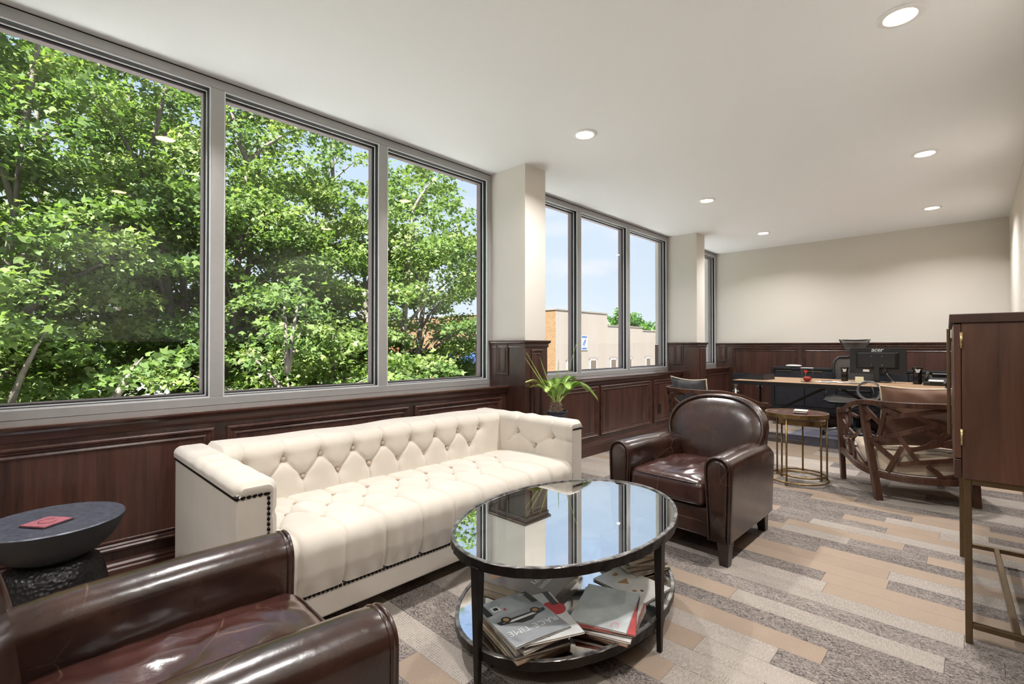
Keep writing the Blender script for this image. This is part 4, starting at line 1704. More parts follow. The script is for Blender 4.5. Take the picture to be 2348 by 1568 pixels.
tt_ = band('top_band', TA, TB, TZ - 0.036, TZ, 0.017)
mm = M()
mm.prism([(p[0], p[1]) for p in oval(TA - 0.0165, TB - 0.0165, 0)], TZ - 0.012, TZ - 0.005)
mm.obj('glass_top', 'table_glass', ct)
SZ = 0.128
band('shelf_band', TA - 0.015, TB - 0.015, SZ - 0.030, SZ + 0.004, 0.017)
mm = M()
mm.prism([(p[0], p[1]) for p in oval(TA - 0.0315, TB - 0.0315, 0)], SZ - 0.012, SZ)
mm.obj('mirror_shelf', 'antique_mirror', ct)
for x, y, wx, wy in ((TB - 0.012, 0, 0.016, 0.019), (-TB + 0.012, 0, 0.016, 0.019), (0, TA - 0.012, 0.019, 0.016), (0, -TA + 0.012, 0.019, 0.016)):
    sx_ = 1.028
    M().taper((x, y, 0.0), (wx * 0.52, wy * 0.52), (x, y, TZ - 0.030), (wx, wy)).obj('leg', 'iron_dark', ct, bevel=0.002)

# ---- magazines on the lower shelf
MAGC = {}


def magmat(c, rough=0.22):
    key = tuple(c)
    if key not in MAGC:
        k = 'magazine_cover_%d' % len(MAGC)
        plain(k, c, rough, var=0.12, vscale=14)
        MAGC[key] = k
    return MAGC[key]


plain('page_edges', (0.60, 0.51, 0.38), 0.9, var=0.2, vscale=60, scale=(1, 1, 30))
plain('print_black', (0.02, 0.02, 0.022), 0.3)
plain('print_white', (0.85, 0.85, 0.85), 0.3)
plain('print_red', (0.62, 0.03, 0.04), 0.3)
plain('print_tan', (0.50, 0.28, 0.12), 0.4)
plain('print_grey', (0.30, 0.31, 0.33), 0.3)
plain('print_pink', (0.75, 0.35, 0.45), 0.4)


def magazine(label, loc, ang, w_, h_, th, cover, bend=0.0, group=None, cat='magazine', name='magazine'):
    """local x = width, y = height; spine at -x"""
    t = thing(name, label, cat, loc, R(ang), group)
    n_ = 8
    def zf(u):
        return bend * (1 - (2 * u - 1) ** 2)
    def slab(x0, x1, z0, z1, inset):
        rings = []
        for i in range(n_ + 1):
            u = i / n_
            x_ = -w_ / 2 + inset * 0.3 + (w_ - inset * 1.3) * u
            b = zf(u)
            rings.append([(x_, -h_ / 2 + inset, z0 + b), (x_, h_ / 2 - inset, z0 + b), (x_, h_ / 2 - inset, z1 + b), (x_, -h_ / 2 + inset, z1 + b)])
        return M().loft(rings)
    slab(0, 1, 0.0008, th - 0.0008, 0.003).obj('pages', 'page_edges', t)
    slab(0, 1, th - 0.0008, th, 0.0).obj('front_cover', magmat(cover), t)
    slab(0, 1, 0.0, 0.0008, 0.0).obj('back_cover', magmat(cover), t)
    M().box(-w_ / 2 - 0.0006, -h_ / 2, 0.0, -w_ / 2 + 0.0008, h_ / 2, th).obj('spine', magmat(cover), t)
    return t


def decal(parent, me_or_m, mat, x, y, z, rz=0.0, name='print'):
    if isinstance(me_or_m, M):
        o = me_or_m.obj(name, mat, parent, loc=(x, y, z), rot=(0, 0, rz))
    else:
        o = link(name, me_or_m, mat, parent, loc=(x, y, z), rot=(0, 0, rz))
    return o


GL = 'magazines in the left stack on the shelf'
z = SZ + 0.0005
ORD = ['lowest', 'second lowest', 'third lowest', 'fourth lowest', 'fifth', 'sixth', 'seventh', 'eighth']
cols = [(0.30, 0.20, 0.13), (0.10, 0.10, 0.11), (0.45, 0.40, 0.34), (0.07, 0.07, 0.08), (0.5, 0.48, 0.45), (0.12, 0.11, 0.12), (0.42, 0.38, 0.33), (0.2, 0.19, 0.2)]
rm = random.Random(3)
for k in range(7):
    th = [0.016, 0.009, 0.008, 0.007, 0.009, 0.007, 0.006][k]
    magazine('%s magazine of the left stack on the table shelf' % ORD[k], (2.012 + rm.uniform(-0.012, 0.012), 1.30 + rm.uniform(-0.012, 0.012), z), -104 + rm.uniform(-9, 9), 0.216, 0.278, th, cols[k], group=GL)
    z += th + 0.0005
# open fronted magazine with red print
mg = magazine('white magazine with red print under the car magazine', (2.052, 1.332, z), -116, 0.22, 0.285, 0.007, (0.80, 0.80, 0.79), group=GL)
zz = 0.0072
decal(mg, M().lathe([(0.0, 0.0), (0.045, 0.0)], 24), 'print_red', -0.075, -0.03, zz)
decal(mg, M().box(-0.012, -0.05, 0, 0.012, 0.05, 0.0003), 'print_black', -0.09, -0.10, zz)
decal(mg, text_mesh('orld', 0.075, 0.0003), 'print_tan', 0.0, 0.10, zz)
z += 0.0080
# car magazine on top
mg = magazine('black and silver car magazine titled RACE TIME, topmost of the left stack', (2.018, 1.277, z), -104, 0.225, 0.283, 0.007, (0.40, 0.42, 0.44), bend=0.003, group=GL)
zz = 0.0102
cw = mg
decal(cw, M().box(-0.11, -0.138, 0, 0.11, -0.055, 0.0003), 'print_black', 0, 0, zz - 0.0022)
decal(cw, M().box(-0.11, 0.095, 0, 0.11, 0.135, 0.0003), 'print_grey', 0, 0, zz - 0.0022)
decal(cw, text_mesh('RACE TIME', 0.040, 0.0003, space=1.05), 'print_white', 0.0, 0.075, zz)
car = [(-0.10, -0.004), (-0.096, 0.012), (-0.05, 0.022), (-0.022, 0.040), (0.02, 0.040), (0.045, 0.024), (0.095, 0.014), (0.10, -0.004)]
decal(cw, M().prism(car, 0, 0.0003), 'print_black', 0.0, 0.0, zz)
decal(cw, M().prism([(-0.085, 0.004), (-0.05, 0.016), (0.05, 0.018), (0.085, 0.008)], 0.0003, 0.0006), 'print_white', 0.0, 0.0, zz)
for xx in (-0.062, 0.062):
    decal(cw, M().lathe([(0.0, 0.0), (0.019, 0.0)], 20), 'print_black', xx, -0.004, zz + 0.0007)
    decal(cw, M().lathe([(0.0, 0.0), (0.011, 0.0)], 16), 'print_tan', xx, -0.004, zz + 0.0012)
decal(cw, M().box(-0.016, -0.016, 0, 0.016, 0.016, 0.0003), 'print_white', 0.06, -0.082, zz)
decal(cw, M().box(-0.009, -0.009, 0, 0.009, 0.009, 0.0003), 'print_black', 0.06, -0.082, zz + 0.0005)
decal(cw, text_mesh('2601', 0.016, 0.0003), 'print_white', -0.075, -0.122, zz)
decal(cw, M().lathe([(0.0, 0.0), (0.006, 0.0)], 12), 'print_red', 0.03, -0.066, zz)

GR = 'magazines in the right stack on the shelf'
z = SZ + 0.0005
cols = [(0.35, 0.12, 0.08), (0.70, 0.68, 0.66), (0.08, 0.07, 0.08), (0.55, 0.10, 0.10)]
for k in range(4):
    th = [0.014, 0.007, 0.008, 0.006][k]
    magazine('%s magazine of the right stack on the table shelf' % ORD[k], (2.172 + 0.010 * (3 - k) / 3 + rm.uniform(-0.006, 0.006), 1.602 + rm.uniform(-0.008, 0.008), z), 196 + 4 * k, 0.212, 0.292, th, cols[k], group=GR)
    z += th + 0.0005
mg = magazine('pale grey magazine with pink corner print, topmost of the right stack', (2.160, 1.605, z), 200, 0.212, 0.292, 0.006, (0.66, 0.69, 0.69), group=GR)
decal(mg, text_mesh('U', 0.05, 0.0003), 'print_pink', -0.06, 0.11, 0.0062)
decal(mg, text_mesh('O', 0.045, 0.0003), 'print_white', 0.07, -0.11, 0.0062)

mg = magazine('white magazine with brown sail-shaped pictures on the shelf', (2.10, 1.900, SZ + 0.0005), -96, 0.192, 0.272, 0.007, (0.82, 0.79, 0.76))
decal(mg, M().prism([(-0.03, -0.01), (0.035, -0.014), (0.004, 0.028)], 0, 0.0003), 'print_tan', 0.01, -0.03, 0.0072)
decal(mg, M().prism([(-0.02, -0.012), (0.018, -0.006), (0.012, 0.012), (-0.012, 0.01)], 0, 0.0003), 'print_tan', -0.01, -0.095, 0.0072)
decal(mg, M().lathe([(0.0, 0.0), (0.010, 0.0)], 12), 'print_tan', 0.045, 0.05, 0.0072)
decal(mg, M().lathe([(0.0, 0.0), (0.008, 0.0)], 12), 'print_black', 0.02, 0.07, 0.0072)

bk2 = magazine('large grey coffee table book titled Tennessee Country', (1.760, 1.590, SZ + 0.0005), 193, 0.375, 0.275, 0.034, (0.34, 0.29, 0.28), cat='book', name='coffee_table_book')
decal(bk2, text_mesh('Tennessee\nCountry', 0.042, 0.0003), 'print_white', -0.085, -0.02, 0.0343, R(90))
decal(bk2, M().prism([(-0.06, -0.12), (0.02, -0.13), (0.10, 0.02), (0.06, 0.10)], 0, 0.0002), plain('print_sunset', (0.58, 0.33, 0.20), 0.35), 0.06, 0.02, 0.0341)

z = SZ + 0.0005
GB = 'curled papers stacked at the far end of the shelf'
for k in range(6):
    th = [0.012, 0.016, 0.012, 0.015, 0.012, 0.010][k]
    magazine(['bottom', 'second', 'third', 'fourth', 'fifth', 'top'][k] + ' curled catalogue of the far right pile on the shelf', (1.985 + rm.uniform(-0.015, 0.015), 2.105 + rm.uniform(-0.01, 0.01), z), 62 + rm.uniform(-10, 10), 0.205, 0.270, th, [(0.55, 0.47, 0.38), (0.62, 0.58, 0.52), (0.30, 0.24, 0.20), (0.66, 0.60, 0.52), (0.5, 0.42, 0.34), (0.7, 0.66, 0.6)][k], bend=0.004, group=GB)
    z += th + 0.0045

# ---- dark hammered pedestal tables
m, n, l, bs = new_mat('cast_top_painted_sheen')
f = noise(n, l, mapped(n, l, (1, 1, 1)), 55, 4)
l.new(ramp(n, l, f, [(0.3, (0.060, 0.066, 0.088)), (0.7, (0.13, 0.14, 0.175))]), bs.inputs['Base Color'])  # bluish tone lightened, a bright reflection put into the base colour
bs.inputs['Roughness'].default_value = 0.34
bs.inputs['Metallic'].default_value = 0.3
bs.inputs['Specular IOR Level'].default_value = 0.8
bump(n, l, bs, f, 0.2, 0.005)
m, n, l, bs = new_mat('hammered_dark')
v = mapped(n, l, (1, 1, 1))
vo = n.new('ShaderNodeTexVoronoi')
vo.inputs['Scale'].default_value = 70
l.new(v, vo.inputs['Vector'])
bs.inputs['Base Color'].default_value = (0.022, 0.021, 0.022, 1)
bs.inputs['Roughness'].default_value = 0.35
bs.inputs['Metallic'].default_value = 0.5
bump(n, l, bs, vo.outputs['Distance'], 0.5, 0.008)


def pedestal(label, loc, first=[None]):
    if first[0] is not None:
        return dup(first[0], loc, 0.0, label)
    t = thing('pedestal_table', label, 'side table', loc, 0, 'dark bowl-shaped pedestal tables')
    M().lathe([(0.0, 0.504), (0.16, 0.505), (0.205, 0.508), (0.214, 0.511), (0.217, 0.506)], 64).obj('top', 'cast_top_painted_sheen', t, smooth=True, angle=50)
    M().lathe([(0.217, 0.506), (0.214, 0.492), (0.202, 0.462), (0.178, 0.425), (0.145, 0.392), (0.112, 0.374), (0.098, 0.366)], 64).obj('bowl', plain('bowl_black', (0.014, 0.014, 0.016), 0.5), t, smooth=True)
    M().lathe([(0.090, 0.370), (0.112, 0.362), (0.138, 0.342), (0.152, 0.310), (0.165, 0.24), (0.182, 0.12), (0.196, 0.02), (0.198, 0.0), (0.0, 0.0)], 64).obj('base', 'hammered_dark', t, smooth=True, angle=60)
    first[0] = t
    return t


pedestal('dark bowl-shaped side table with red coaster, left of the sofa', (0.630, 0.118, 0))
pedestal('dark pedestal table under the potted cycad, right of the sofa', (0.672, 3.165, 0))
plain('coaster_red', (0.36, 0.12, 0.14), 0.45, var=0.2, vscale=60)
plain('coaster_edge', (0.05, 0.015, 0.02), 0.5)
cs = thing('red_coaster', 'square red coaster with a ring mark on the left pedestal table', 'coaster', (0.650, 0.098, 0.5055), R(126))
M().box(-0.054, -0.056, 0.0, 0.054, 0.056, 0.006).obj('base', 'coaster_edge', cs, bevel=0.004)
M().box(-0.051, -0.053, 0.006, 0.051, 0.053, 0.0075).obj('face', 'coaster_red', cs)
M().tube([(0.026 * cos(2 * pi * i / 40) + 0.002, 0.026 * sin(2 * pi * i / 40), 0.0076) for i in range(36)], 0.0012, 5).obj('ring_mark', 'coaster_edge', cs)

# ---- brass nesting tables
plain('aged_brass', (0.30, 0.20, 0.09), 0.36, 0.9, var=0.35, vscale=30)
m, n, l, bs = new_mat('red_marble')
f = noise(n, l, mapped(n, l, (1, 1, 1)), 16, 6, 0.65, 1.5)
l.new(ramp(n, l, f, [(0.35, (0.045, 0.022, 0.020)), (0.55, (0.14, 0.075, 0.065)), (0.72, (0.40, 0.31, 0.27))]), bs.inputs['Base Color'])
bs.inputs['Roughness'].default_value = 0.12


def nest(label, loc, r_, h_, a0, n_legs=3):
    t = thing('nesting_table', label, 'side table', loc, 0, 'brass nesting tables')
    M().lathe([(0.0, h_ - 0.004), (r_ - 0.008, h_ - 0.004), (r_ - 0.008, h_ - 0.02), (0.0, h_ - 0.02)], 56).obj('stone_top', 'red_marble', t)
    M().lathe([(r_ - 0.008, h_ - 0.036), (r_, h_ - 0.036), (r_, h_), (r_ - 0.008, h_), (r_ - 0.008, h_ - 0.036)], 56).obj('rim', 'aged_brass', t)
    M().tube([((r_ - 0.004) * cos(2 * pi * i / 56), (r_ - 0.004) * sin(2 * pi * i / 56), 0.030) for i in range(56)], 0.008, 8, closed=True).obj('foot_ring', 'aged_brass', t, smooth=True)
    for k in range(n_legs):
        a = R(a0 + 360 * k / n_legs)
        x, y = (r_ - 0.012) * cos(a), (r_ - 0.012) * sin(a)
        lg = M().tube([(x, y, 0.012), (x, y, h_ - 0.03)], 0.0075, 10).obj('leg', 'aged_brass', t, smooth=True)
        M().sphere((x, y, 0.012), 0.012, 12, 8).obj('ball_foot', 'aged_brass', lg, smooth=True)
    return t


nest('taller brass nesting table with red stone top, between the chairs', (2.063, 4.775, 0), 0.243, 0.602, 25)
nest('shorter brass nesting table tucked under the taller one', (2.062, 4.955, 0), 0.185, 0.520, 100)
plain('coaster_white', (0.80, 0.74, 0.64), 0.5)
for k, (dx, dz, lb) in enumerate(((0.0, 0.0, 'lower ivory square coaster with dark underside on the brass table'), (0.004, 0.0125, 'upper ivory square coaster of the pair on the brass table'))):
    c_ = thing('ivory_coaster', lb, 'coaster', (2.105 + dx, 4.735, 0.6025 + dz), R(8), 'ivory coasters')
    M().box(-0.05, -0.05, 0.0, 0.05, 0.05, 0.004).obj('cork', 'coaster_edge', c_)
    M().box(-0.05, -0.05, 0.004, 0.05, 0.05, 0.012).obj('stone', 'coaster_white', c_, bevel=0.002)

# ---- potted cycad on the right pedestal table
PX, PY, PZ = 0.672, 3.165, 0.5055
plain('pot_slate', (0.045, 0.052, 0.070), 0.45, var=0.5, vscale=26, bstr=0.5, bscale=30)
plain('soil', (0.03, 0.02, 0.015), 0.95, bstr=0.8, bscale=60)
pot = thing('plant_pot', 'slate blue embossed pot holding the cycad by the sofa', 'pot', (PX, PY, PZ))
M().lathe([(0.0, 0.0), (0.058, 0.0), (0.064, 0.01), (0.082, 0.118), (0.090, 0.122), (0.092, 0.132), (0.084, 0.134), (0.078, 0.118), (0.074, 0.10), (0.0, 0.10)], 40).obj('pot', 'pot_slate', pot, smooth=True, angle=40)
M().lathe([(0.0, 0.112), (0.07, 0.106), (0.078, 0.100)], 24).obj('soil', 'soil', pot)
mm = M()
for r0 in (0.035, 0.07, 0.1):
    P = []
    for i in range(48):
        a = 2 * pi * i / 48
        rr = 0.0645 + 0.018 * r0 / 0.12 + 0.001
        P.append((rr * cos(a), rr * sin(a), r0 + 0.010 * abs(((i / 4) % 2) - 1)))
    mm.tube(P, 0.0022, 5, closed=True)
mm.obj('embossed_band', 'pot_slate', pot, smooth=True)
cyc = thing('cycad_plant', 'small cycad palm with arching green fronds and spiky upright stems', 'plant', (PX, PY, PZ + 0.10))
m, n, l, bs = new_mat('frond_green')
tcx = n.new('ShaderNodeAttribute')
tcx.attribute_name = 'tint'
l.new(ramp(n, l, tcx.outputs['Fac'], [(0.0, (0.14, 0.32, 0.05)), (0.5, (0.36, 0.52, 0.11)), (1.0, (0.66, 0.58, 0.26))]), bs.inputs['Base Color'])
bs.inputs['Roughness'].default_value = 0.4
plain('cycad_trunk', (0.16, 0.115, 0.08), 0.9, var=0.5, vscale=50, bstr=0.8, bscale=40)
M().lathe([(0.0, 0.0), (0.040, 0.0), (0.046, 0.03), (0.040, 0.075), (0.026, 0.105), (0.0, 0.112)], 20).obj('trunk', 'cycad_trunk', cyc, smooth=True)
rc = random.Random(9)
sc_m = M()
for k in range(90):
    a = rc.uniform(0, 2 * pi)
    zz = rc.uniform(0.005, 0.105)
    rr = 0.046 - 0.018 * (zz / 0.11) ** 2
    d = Vector((cos(a), sin(a), rc.uniform(0.4, 1.1))).normalized()
    p = Vector((rr * 0.85 * cos(a), rr * 0.85 * sin(a), zz))
    sc_m.tube([p, p + d * rc.uniform(0.016, 0.034)], [0.0055, 0.0012], 5)
sc_m.obj('leaf_bases', plain('leaf_base_tan', (0.34, 0.26, 0.18), 0.9, var=0.4, vscale=40), cyc)['kind'] = 'stuff'


def frond(az, length, rise, fall, ll, nl, yellow, stiff=False):
    base = Vector((0.014 * cos(az), 0.014 * sin(az), 0.10))
    H = Vector((cos(az), sin(az), 0))
    S = Vector((-sin(az), cos(az), 0))
    def rach(q):
        return base + H * (length * (q if not stiff else q * 0.28)) + Vector((0, 0, rise * math.sin(min(1, q * 1.25) * pi / 2) - fall * max(0, q - 0.35) ** 1.8 * 2.2 if not stiff else rise * q))
    vs, fs, tint = [], [], []
    pts = [rach(i / 16) for i in range(17)]
    tb_ = M().tube(pts, [0.0042 - 0.0032 * i / 16 for i in range(17)], 5)
    vs += tb_.v
    fs += tb_.f
    tint += [0.55] * len(tb_.f)
    for i in range(nl):
        q = 0.16 + 0.84 * i / (nl - 1)
        p = rach(q)
        d = (rach(min(1, q + 0.02)) - rach(q - 0.02)).normalized()
        up = S.cross(d).normalized()
        if up.z < 0:
            up = -up
        le = ll * (math.sin(pi * min(1, 0.12 + q * 0.90)) ** 0.55) * rc.uniform(0.9, 1.08)
        for s in (-1, 1):
            t = (S * s * 0.80 + d * 0.50 + up * 0.36).normalized()
            wv = d * 0.0021
            tip = p + t * le + Vector((0, 0, -0.12 * le))
            mid = p + t * le * 0.55 + up * 0.004
            k = len(vs)
            vs += [tuple(p - wv), tuple(p + wv), tuple(mid + wv), tuple(tip), tuple(mid - wv)]
            fs.append((k, k + 1, k + 2, k + 3, k + 4))
            tint.append(min(1, max(0, yellow * q + rc.uniform(0.05, 0.4))))
    me = bpy.data.meshes.new('frond')
    me.from_pydata([tuple(v) for v in vs], [], fs)
    a_ = me.attributes.new('tint', 'FLOAT', 'FACE')
    a_.data.foreach_set('value', tint)
    link('frond', me, 'frond_green', cyc)


viewr = math.atan2(0.72, 0.69)      # right in the picture
for az, le, ri, fa, ll, nl, ye in ((viewr - 0.15, 0.40, 0.20, 0.16, 0.085, 58, 0.25), (viewr + 0.25, 0.33, 0.20, 0.10, 0.080, 48, 0.1), (viewr + pi + 0.1, 0.31, 0.20, 0.015, 0.07, 48, 0.9),
                                   (viewr + pi - 0.5, 0.28, 0.15, 0.02, 0.065, 40, 0.6), (viewr + 1.3, 0.26, 0.22, 0.05, 0.07, 40, 0.1), (viewr - 1.2, 0.24, 0.20, 0.06, 0.07, 40, 0.2),
                                   (viewr + 2.2, 0.18, 0.20, 0.05, 0.07, 40, 0.3), (viewr - 2.2, 0.20, 0.16, 0.05, 0.06, 34, 0.4), (viewr + 0.7, 0.28, 0.24, 0.06, 0.075, 44, 0.0)):
    frond(az, le * 0.82, ri * 0.92, fa, ll, int(nl * 1.35), ye)
for az, le, ri, ll in ((viewr + pi, 0.95, 0.42, 0.016), (viewr + pi + 0.3, 0.55, 0.38, 0.014), (viewr + 0.4, 0.03, 0.36, 0.014), (viewr, 0.62, 0.50, 0.018), (viewr + pi - 0.25, 1.0, 0.37, 0.016)):
    frond(az, le * 0.9, ri, 0, ll, 30, 0.25, True)

# ================================================================== office end of the room
wood('desk_oak', (0.26, 0.15, 0.08), (0.46, 0.30, 0.18), 0.4, (3, 45, 45), 0.1)
plain('steel_black', (0.016, 0.015, 0.015), 0.45, 0.4)
plain('steel_pipe', (0.36, 0.36, 0.36), 0.35, 0.9)
plain('black_wood', (0.012, 0.013, 0.017), 0.4, var=0.25, vscale=20)
plain('black_wood_front', (0.020, 0.021, 0.027), 0.38, var=0.25, vscale=20)
plain('brass_bright', (0.62, 0.47, 0.25), 0.3, 0.9)
plain('plastic_black', (0.014, 0.014, 0.015), 0.4, bstr=0.1, bscale=300)
plain('plastic_gloss', (0.010, 0.010, 0.011), 0.12)
plain('paper', (0.80, 0.79, 0.77), 0.8)
plain('silver_print', (0.70, 0.70, 0.71), 0.35, 0.4)

# ---- desk
DX0, DX1, DY0, DY1, DZ = 1.02, 2.98, 6.18, 7.22, 0.76
dk = thing('desk', 'long oak topped desk with dark steel frame and pipe legs', 'desk', (DX0, DY0, 0))
W_, D_ = DX1 - DX0, DY1 - DY0
for k in range(5):
    M().box(0.008, 0.008 + (D_ - 0.016) * k / 5 + 0.0008, DZ - 0.032, W_ - 0.008, 0.008 + (D_ - 0.016) * (k + 1) / 5 - 0.0008, DZ).obj('top_board', 'desk_oak', dk)
mm = M()
mm.box(0, 0, DZ - 0.045, W_, 0.008, DZ - 0.002)
mm.box(0, D_ - 0.008, DZ - 0.045, W_, D_, DZ - 0.002)
mm.box(0, 0.008, DZ - 0.045, 0.008, D_ - 0.008, DZ - 0.002)
mm.box(W_ - 0.008, 0.008, DZ - 0.045, W_, D_ - 0.008, DZ - 0.002)
mm.obj('edge_band', 'steel_black', dk)
for x in (0.035, W_ - 0.035):
    for y in (0.045, D_ - 0.06):
        lg = M().tube([(x, y, 0.0), (x, y, DZ - 0.04)], 0.016, 12).obj('leg', 'steel_pipe' if y < 0.2 else 'steel_black', dk, smooth=True)
        M().lathe([(0.0, DZ - 0.046), (0.042, DZ - 0.046), (0.042, DZ - 0.054), (0.022, DZ - 0.058), (0.022, DZ - 0.085), (0.0, DZ - 0.085)], 18, (x, y, 0)).obj('flange', 'steel_pipe', lg)
        M().tube([(x - 0.035, y, DZ - 0.135), (x + 0.035, y, DZ - 0.135)], 0.010, 8).obj('clamp', 'steel_pipe', lg, smooth=True)
        M().lathe([(0.0, 0.0), (0.026, 0.0), (0.026, 0.02), (0.0, 0.02)], 14, (x, y, 0)).obj('foot', 'steel_black', lg)
    M().tube([(x, 0.045, 0.16), (x, D_ - 0.06, 0.16)], 0.013, 10).obj('cross_bar', 'steel_black', dk, smooth=True)
ym = D_ * 0.42
M().bar((0.035, ym, 0.17), (0.945, ym, DZ - 0.05), 0.022, 0.028).obj('brace', 'steel_black', dk)
M().bar((W_ - 0.035, ym, 0.17), (1.03, ym, DZ - 0.05), 0.022, 0.028).obj('brace', 'steel_black', dk)

# ---- things on the desk
tr_t = thing('letter_tray', 'black open letter tray on the left end of the desk', 'tray', (1.145, 6.59, DZ), R(-10))
for b in ((-0.20, -0.14, 0.0, 0.20, 0.14, 0.006), (-0.20, -0.14, 0.006, 0.20, -0.132, 0.066), (-0.20, -0.132, 0.006, -0.192, 0.14, 0.066), (0.192, -0.132, 0.006, 0.20, 0.14, 0.066), (-0.192, 0.132, 0.006, -0.12, 0.14, 0.066), (0.12, 0.132, 0.006, 0.192, 0.14, 0.066)):
    M().box(*b).obj('tray_floor' if b[5] == 0.006 else 'tray_side', 'black_wood_front', tr_t)

cupb = thing('acrylic_box', 'clear acrylic desk box with red contents', 'container', (1.784, 6.42, DZ), R(4))
w_ = 0.056
for b in ((-w_, -w_, 0, w_, w_, 0.005), (-w_, -w_, 0.005, w_, -w_ + 0.004, 0.165), (-w_, w_ - 0.004, 0.005, w_, w_, 0.165), (-w_, -w_ + 0.004, 0.005, -w_ + 0.004, w_ - 0.004, 0.165), (w_ - 0.004, -w_ + 0.004, 0.005, w_, w_ - 0.004, 0.165)):
    M().box(*b).obj('wall', 'window_glass', cupb)
M().tube([(-w_, -w_, 0.165), (w_, -w_, 0.165), (w_, w_, 0.165), (-w_, w_, 0.165)], 0.0025, 6, closed=True).obj('rim', 'aluminium_light', cupb)
plain('red_gloss', (0.32, 0.015, 0.015), 0.25)
rb = thing('red_apple', 'dark red apple shaped paperweight inside the acrylic box', 'paperweight', (1.786, 6.42, DZ + 0.0055))
M().lathe([(0.0, 0.004), (0.018, 0.0), (0.036, 0.014), (0.042, 0.034), (0.036, 0.054), (0.018, 0.062), (0.004, 0.056), (0.0, 0.055)], 24).obj('body', 'red_gloss', rb, smooth=True)
M().tube([(0.0, 0.0, 0.054), (0.003, 0.0, 0.074)], 0.002, 6).obj('stem', 'dark_leg', rb)
hp = thing('heart_pick', 'red heart shaped pick standing in the acrylic box', 'ornament', (1.766, 6.435, DZ + 0.0055))
M().tube([(-0.012, 0, 0.0), (0.0, 0, 0.10)], 0.0022, 6).obj('stick', 'brass_bright', hp)
M().prism([(0.0, -0.022), (0.020, 0.004), (0.014, 0.018), (0.0, 0.010), (-0.014, 0.018), (-0.020, 0.004)], -0.003, 0.003, Matrix.Translation((0.002, 0, 0.115)) @ Matrix.Rotation(R(90), 4, 'X')).obj('heart', plain('red_bright', (0.60, 0.03, 0.03), 0.3), hp)

mon = thing('monitor', 'black computer monitor seen from behind on the desk', 'monitor', (2.375, 6.98, DZ), R(-2))
M().box(-0.265, -0.012, 0.095, 0.265, 0.014, 0.400).obj('housing', 'plastic_black', mon, bevel=0.004)
M().box(-0.257, 0.014, 0.105, 0.257, 0.016, 0.392).obj('screen', 'plastic_gloss', mon)
hs = M()
hs.loft([[(-0.205, -0.012, 0.160), (0.205, -0.012, 0.160), (0.205, -0.012, 0.345), (-0.205, -0.012, 0.345)],
         [(-0.168, -0.046, 0.172), (0.168, -0.046, 0.172), (0.168, -0.046, 0.338), (-0.168, -0.046, 0.338)]])
hb = hs.obj('rear_housing', 'plastic_black', mon, bevel=0.003)
for x in (-0.05, 0.05):
    for z in (0.20, 0.30):
        M().lathe([(0.0, 0.0), (0.004, 0.0), (0.0, 0.002)], 8, (0, 0, 0), Matrix.Translation((x, -0.046, z)) @ Matrix.Rotation(R(90), 4, 'X')).obj('mount_screw', 'steel_pipe', hb)
link('logo', text_mesh('acer', 0.068, 0.0006, shear=0.18, bold=0.0012, space=0.95), 'silver_print', mon, loc=(0.0, -0.0128, 0.374), rot=(R(90), 0, 0))
M().box(-0.135, -0.0128, 0.118, -0.075, -0.0118, 0.146).obj('rating_label', 'paper', mon)
M().box(-0.026, -0.050, 0.012, 0.026, -0.010, 0.170).obj('stand_neck', 'plastic_black', mon, bevel=0.004)
M().lathe([(0.0, 0.0), (0.105, 0.0), (0.105, 0.008), (0.09, 0.013), (0.0, 0.015)], 40, (0, -0.01, 0), Matrix.Diagonal((1.15, 0.85, 1, 1))).obj('stand_base', 'plastic_gloss', mon, smooth=True, angle=40)
M().box(0.058, -0.040, 0.120, 0.092, -0.012, 0.162).obj('plug', 'plastic_black', mon, bevel=0.003)
M().tube([(0.075, -0.026, 0.12), (0.077, -0.03, 0.07), (0.09, -0.02, 0.02), (0.13, 0.0, 0.004)], 0.004, 6).obj('cable', 'plastic_black', mon, smooth=True)
M().tube([(0.083, -0.028, 0.12), (0.10, -0.03, 0.085), (0.14, -0.03, 0.03), (0.17, -0.02, 0.004)], 0.003, 6).obj('cable', 'steel_pipe', mon, smooth=True)


def speaker(label, loc, s):
    t = thing('desktop_speaker', label, 'speaker', loc, R(8), 'pair of desktop speakers')
    M().lathe([(0.0, 0.0), (0.036 * s, 0.0), (0.038 * s, 0.01), (0.034 * s, 0.06), (0.036 * s, 0.14 * s), (0.044 * s, 0.165 * s), (0.044 * s, 0.172 * s), (0.038 * s, 0.174 * s), (0.0, 0.170 * s)], 28).obj('body', 'plastic_gloss', t, smooth=True, angle=40)
    M().prism([(-0.022 * s, 0.155 * s), (0.022 * s, 0.155 * s), (0.012 * s, 0.118 * s), (-0.012 * s, 0.118 * s)], 0.032 * s, 0.0385 * s, Matrix.Rotation(R(90), 4, 'X')).obj('chrome_highlight', 'silver_print', t)  # silver wedge standing in for the chrome highlight on the body


